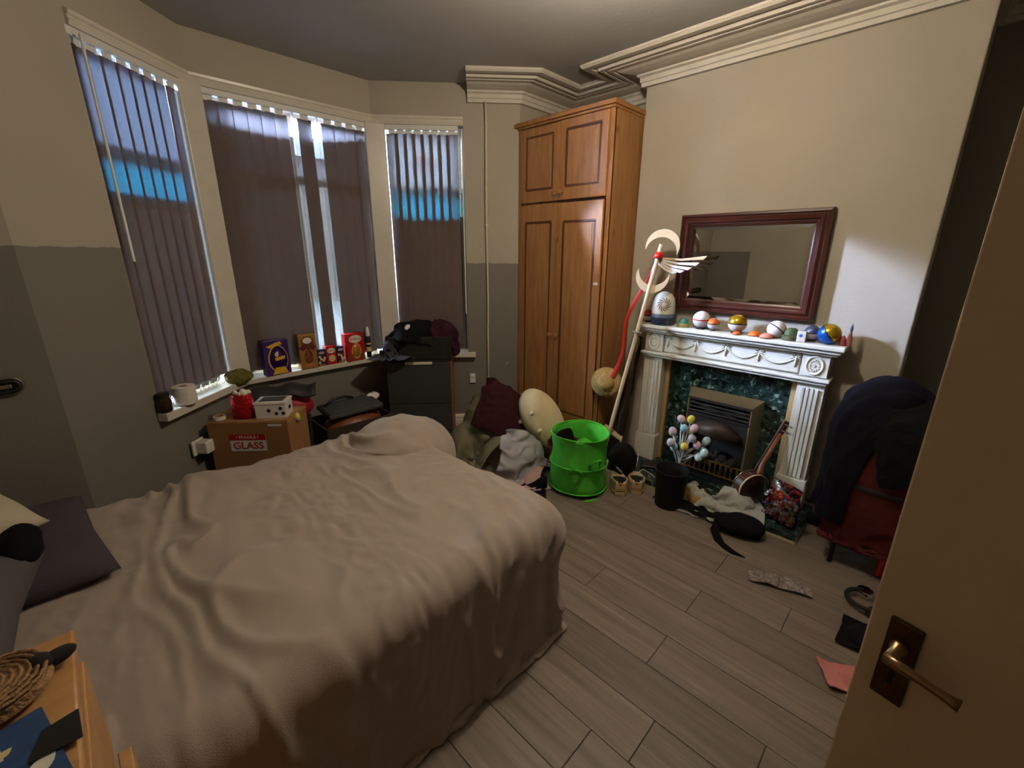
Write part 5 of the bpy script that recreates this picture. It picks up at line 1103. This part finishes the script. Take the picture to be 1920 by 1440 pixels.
# bag of sweets
t = thing('sweet_bag', 'clear cellophane bag of wrapped sweets standing on the hearth corner', 'bag', (2.675, .425, .047), rot=(0, 0, math.radians(65)))
q = MB(); n = 24; vs = []; N = 14
for j in range(N+1):
    z = .245*j/N; th = .052*math.sin(PI*min(.98, .1+j/N*.9))**.7+.002; wd_ = .095+.006*math.sin(j)
    for k in range(n):
        a = 2*PI*k/n; vs.append((wd_*math.copysign(abs(math.cos(a))**.6, math.cos(a))*(1+.03*noise.noise(Vector((a, z*30, 1)))), th*math.sin(a)*(1+.25*noise.noise(Vector((math.cos(a)*3, math.sin(a)*3, z*25)))), z))
q.add(vs, [(j*n+k, j*n+(k+1) % n, (j+1)*n+(k+1) % n, (j+1)*n+k) for j in range(N) for k in range(n)]); q.build('cellophane', glass('cellophane', (.985, .985, .99, 1), .06), t, smooth='all')
sm_ = [M('sweet_%s' % nm, c, .3, .25) for nm, c in (('red', col(206, 36, 48)), ('orange', col(230, 110, 50)), ('pink', col(226, 150, 170)), ('white', col(236, 232, 236)), ('violet', col(96, 70, 150)), ('gold', col(226, 190, 90)), ('blue', col(110, 150, 210)))]
q = MB(); rs3 = random.Random(9)
for k in range(120):
    z = .015+.15*rs3.random(); th = .034*math.sin(PI*min(.98, .1+z/.245*.9))**.7; x, y = rs3.uniform(-.078, .078), rs3.uniform(-th, th); q.m = rs3.choice([0, 0, 1, 2, 2, 3, 3, 3, 4, 5, 6]); R_ = Euler((rs3.random()*6, rs3.random()*6, rs3.random()*6)).to_matrix()
    q.ball((x, y, z), (.015, .012, .012), 8, 5, R_)
    for s_ in (-1, 1): q.lathe([(.003, .011*s_), (.010, .021*s_)], (x, y, z), 7, R_@RY(PI/2), cap=False)
o = q.build('wrapped_sweets', sm_, smooth='all'); o.location = t.location; o.rotation_euler = t.rotation_euler; tag(o, 'heap of wrapped sweets in many colours inside the cellophane bag', 'sweets', kind='stuff')

# sock, umbrella, things by the door
tag(cloth('sock', fab('grey_patterned_sock', col(176, 164, 158), var=.5, vscale=50, c2=col(96, 84, 88)), (2.165, .29, .05), (.26, .075), (40, 14), [('ell', (2.15, .33, 0), (.05, .03, .018))], rz=-1.25, steps=45, crumple=.12, seed=41, pre=.86, thick=.006, fr=.8), 'pale patterned sock lying alone on the floor boards', 'sock')
t = thing('umbrella', 'folded black umbrella lying on the floor along the skirting', 'umbrella', (2.845, .19, .036), rot=(0, 0, -.25)); MB().lathe([(.006, -.15), (.030, -.13), (.034, 0), (.030, .12), (.010, .14)], n=18, R=Euler((PI/2, 0, 0)).to_matrix()).build('canopy', m_bk, t, smooth='all'); MB().cyl((0, .14, 0), (0, .185, 0), .011, 12).build('handle', m_black, t, smooth=True); MB().lathe([(.034, -.004), (.036, 0), (.034, .004)], (0, 0, 0), 18, Euler((PI/2, 0, 0)).to_matrix(), cap=False).build('strap', m_dark, t)
t = thing('headphones', 'black headphones with a silver cup on the floor at the door edge', 'headphones', (2.30, -.035, .0), .4); MB().tube([(.07*math.cos(a), .08*math.sin(a), .03) for a in [PI*k/14 for k in range(15)]], .010, 8).build('headband', m_black, t, smooth='all'); MB().lathe([(.035, 0), (.038, .012), (.03, .03), (0, .032)], (.07, -.01, .005), 20).build('silver_cup', m_chrome, t, smooth=True); MB().lathe([(.035, 0), (.038, .012), (.03, .03), (0, .032)], (-.07, -.01, .005), 20).build('ear_cup', m_black, t, smooth=True)
tag(cloth('belt_bag', m_bk, (2.06, -.05, .06), (.20, .16), (20, 16), [('ell', (2.06, -.05, 0), (.06, .05, .035))], steps=35, crumple=.08, seed=42, pre=.85), 'small black belt bag on the floor at the door edge', 'bag')
tag(cloth('sock', fab('coral_pink_sock', col(220, 140, 136)), (1.80, -.045, .05), (.20, .12), (24, 16), [('ell', (1.80, -.045, 0), (.05, .03, .02))], rz=-1.0, steps=35, crumple=.08, seed=43, pre=.85, thick=.006), 'coral pink sock poking out from behind the open door', 'sock')

# chair hung with coats, right of the fireplace
t = thing('folding_chair', 'dark metal folding chair hidden under coats beside the fireplace', 'chair', (2.74, -.02, 0)); m_frame = M('chair_steel', col(40, 36, 36), .3, .6)
q = MB()
for s_ in (-.17, .17):
    MB().tube([(-.20, s_, 0), (.02, s_, .46), (.10, s_, .80)], .011, 8).build('leg', m_frame, t, smooth='all'); MB().tube([(.20, s_*.85, 0), (-.18, s_*.85, .45)], .011, 8).build('leg', m_frame, t, smooth='all')
MB().box((-.05, 0, .455), (.34, .34, .03)).build('seat', m_black, t, bevel=.01); MB().box((.085, 0, .72), (.02, .34, .16), ry=.2).build('backrest', m_black, t, bevel=.006)
CH = [('ell', (2.74, .06, .66), (.19, .19, .28)), ('box', (2.72, .03, .40), (.18, .18, .14), 0, .05), ('box', (3.3, .9, 1), (.3, .82, 1), 0, .01)]
l1 = cloth('coat', m_redf, (2.715, .04, .97), (.66, .70), (60, 66), CH, rz=.5, steps=70, crumple=.03, seed=51, pre=.97, thick=.008, floor=.14, fr=1.0, wr=(.03, 9)); tag(l1, 'brick red coat lining showing below the navy coat beside the fireplace', 'coat')
CH2 = [('ell', (2.75, .075, .665), (.21, .205, .292)), ('box', (2.72, .03, .40), (.20, .20, .14), 0, .05), CH[2]]+lumps((2.75, .075, .665), (.20, .195, .28), 14, 8, .035)
l2 = cloth('coat', m_navyf, (2.80, .115, 1.01), (.60, .80), (52, 64), CH2, rz=.45, steps=70, crumple=.03, seed=52, pre=.97, thick=.01, floor=.22, fr=.97, wr=(.036, 8)); tag(l2, 'navy blue coat heaped over the chair beside the fireplace', 'coat')
tag(cloth('cardigan', m_bk, (2.665, -.04, .92), (.34, .40), (36, 42), [('ell', (2.68, -.03, .62), (.20, .20, .275)), CH[1]], rz=.5, steps=60, crumple=.02, seed=53, pre=.98, thick=.006, floor=.2, fr=1.0), 'added black cloth standing in for the dark interior by the brick red coat lining', 'cardigan')  # black cloth added for the dark hollow inside the coats
t = thing('sledge', 'narrow bright red plastic sledge standing below the hung coats', 'sledge', (2.60, -.075, .0), rot=(0, -.12, .5)); MB().box((0, 0, .20), (.02, .10, .40)).build('deck', m_red, t, bevel=.008); MB().box((-.012, .045, .20), (.012, .012, .38)).box((-.012, -.045, .20), (.012, .012, .38)).build('runner', M('pale_red_runner', col(214, 70, 84), .3), t, bevel=.004)['kind'] = 'stuff'
t = thing('picture_board', 'pale mint card leaning on the skirting behind the coats', 'card', (2.955, .13, .0)); W(MB().box((2.955, .13, .095), (.012, .16, .19), ry=.12), 'card', M('mint_card', col(196, 222, 212), .6), t)

# clothes in the black crate
CR = [('box', (1.95, 2.92, .80), (.25, .15, .055), -.729, .01), ('ell', (1.93, 2.93, .90), (.17, .12, .10)), ('ell', (2.06, 2.82, .90), (.12, .11, .08))]
ck = dict(floor=.77, thick=.006)
tag(cloth('jumper', m_char2, (1.80, 2.97, 1.05), (.34, .36), (30, 32), CR+[('box', (1.95, 2.92, .84), (.25, .156, .085), -.729, .006)], rz=-.73, steps=60, crumple=.13, seed=61, pre=.8, **ck), 'charcoal marl jumper hanging over the black crate front', 'jumper')
CR2 = [CR[0], ('ell', (1.93, 2.93, .91), (.19, .13, .115)), ('ell', (2.06, 2.82, .90), (.14, .12, .095))]
tag(cloth('hoodie', m_bk, (1.93, 2.93, 1.10), (.50, .34), (40, 28), CR2, rz=-.73, steps=60, crumple=.13, seed=62, pre=.8, **ck), 'black hoodie piled in the middle of the crate on the cabinet', 'hoodie')
CR3 = [CR[0], ('ell', (1.95, 2.93, .925), (.19, .13, .12)), ('ell', (2.07, 2.82, .91), (.14, .12, .10))]
tag(cloth('cardigan', fab('wine_knit', col(58, 26, 38)), (2.03, 2.86, 1.12), (.34, .28), (30, 26), CR3, rz=-.73, steps=60, crumple=.12, seed=63, pre=.8, **ck), 'wine dark cardigan in the crate end nearest the pipe', 'cardigan')
CR4 = [CR[0], ('ell', (1.96, 2.92, .935), (.19, .13, .13))]
tag(cloth('camisole', m_pinkf, (2.01, 2.93, 1.14), (.24, .14), (24, 16), CR4, rz=-.6, steps=55, crumple=.10, seed=64, pre=.8, floor=.77, thick=.004), 'dusty pink camisole on top of the crate of clothes', 'camisole')
t = tag(MB().ball((0, 0, 0), (.032, .022, .034), 16, 10).build('sock_ball', m_paper, smooth=True), 'rolled white sock tucked in the side of the crate', 'sock'); t.location = (1.815, 2.88, .985)

# on the chest of drawers
t = thing('wicker_purse', 'round woven wicker purse with a black clasp on the pine chest', 'purse', (-.165, .755, 1.003), .3); m_wick = M('wicker', col(168, 130, 88), .8, var=.5, vscale=30, bump=1, bscale=90)
q = MB(); n = 28
q2 = MB().lathe([(0, 0), (.050, 0), (.058, .008), (.055, .02), (.03, .026), (0, .027)], n=n); q2.build('body', m_wick, t, smooth=True)
for j in range(7):
    r = .008+.0075*j; MB().tube([(r*math.cos(2*PI*k/(10+6*j)), r*math.sin(2*PI*k/(10+6*j)), .0255+.0018*(k % 2)-.0006*j*.6) for k in range(10+6*j)], .0026, 6, close=True).build('coil', m_wick, t, smooth='all')
MB().ball((.062, -.004, .014), (.022, .011, .011), 14, 8).ball((.048, -.004, .02), (.012, .018, .009), 14, 8).build('clasp', m_dark, t, smooth=True)
lf = thing('leaflet', 'blue leaflet printed with green and white leaves on the pine chest', 'leaflet', (-.150, .632, 1.003), .2)
MB().box((0, 0, .001), (.085, .125, .002)).build('sheet', M('blue_print_sheet', col(52, 82, 130), .4, var=.3, vscale=40), lf)
def leaf(c, L, w_, a, m, z, nm): 
    pts = [(L*(k/8-.5), w_*math.sin(PI*k/8)) for k in range(9)]+[(L*(k/8-.5), -w_*math.sin(PI*k/8)) for k in range(7, 0, -1)]
    MB().plate([(x*math.cos(a)-y*math.sin(a), x*math.sin(a)+y*math.cos(a)) for x, y in pts], .0004, (c[0], c[1], z), (1, 0, 0), (0, 1, 0)).build(nm, m, lf)
leaf((-.02, .0, 0), .045, .012, .7, M('leaf_green', col(122, 160, 60), .5), .0022, 'green_leaf'); leaf((.004, .02, 0), .016, .005, .5, m_cream, .0026, 'pale_leaf'); leaf((.024, -.03, 0), .04, .010, .8, m_white, .0022, 'white_leaf'); leaf((.005, -.05, 0), .03, .008, .4, M('blush_print', col(226, 198, 176), .5), .0024, 'blush_leaf')
MB().box((.001, .035, .0022), (.004, .045, .0004)).build('white_line', m_white, lf)
bl = tag(MB().plate([(-.022, -.02), (.022, -.024), (.020, .024), (-.012, .018)], .0015, (0, 0, 0), (1, 0, 0), (0, 1, 0)).build('black_card', m_black), 'black card with a slanted edge beside the blue leaflet on the chest', 'card'); bl.location = (-.108, .638, 1.0065)
fuzzy('beanie', m_bk, (-.235, 1.80, .715), (.05, .12, .05), 'black beanie squeezed between the grey and cream pillows', 'hat', .2, 14, 28)
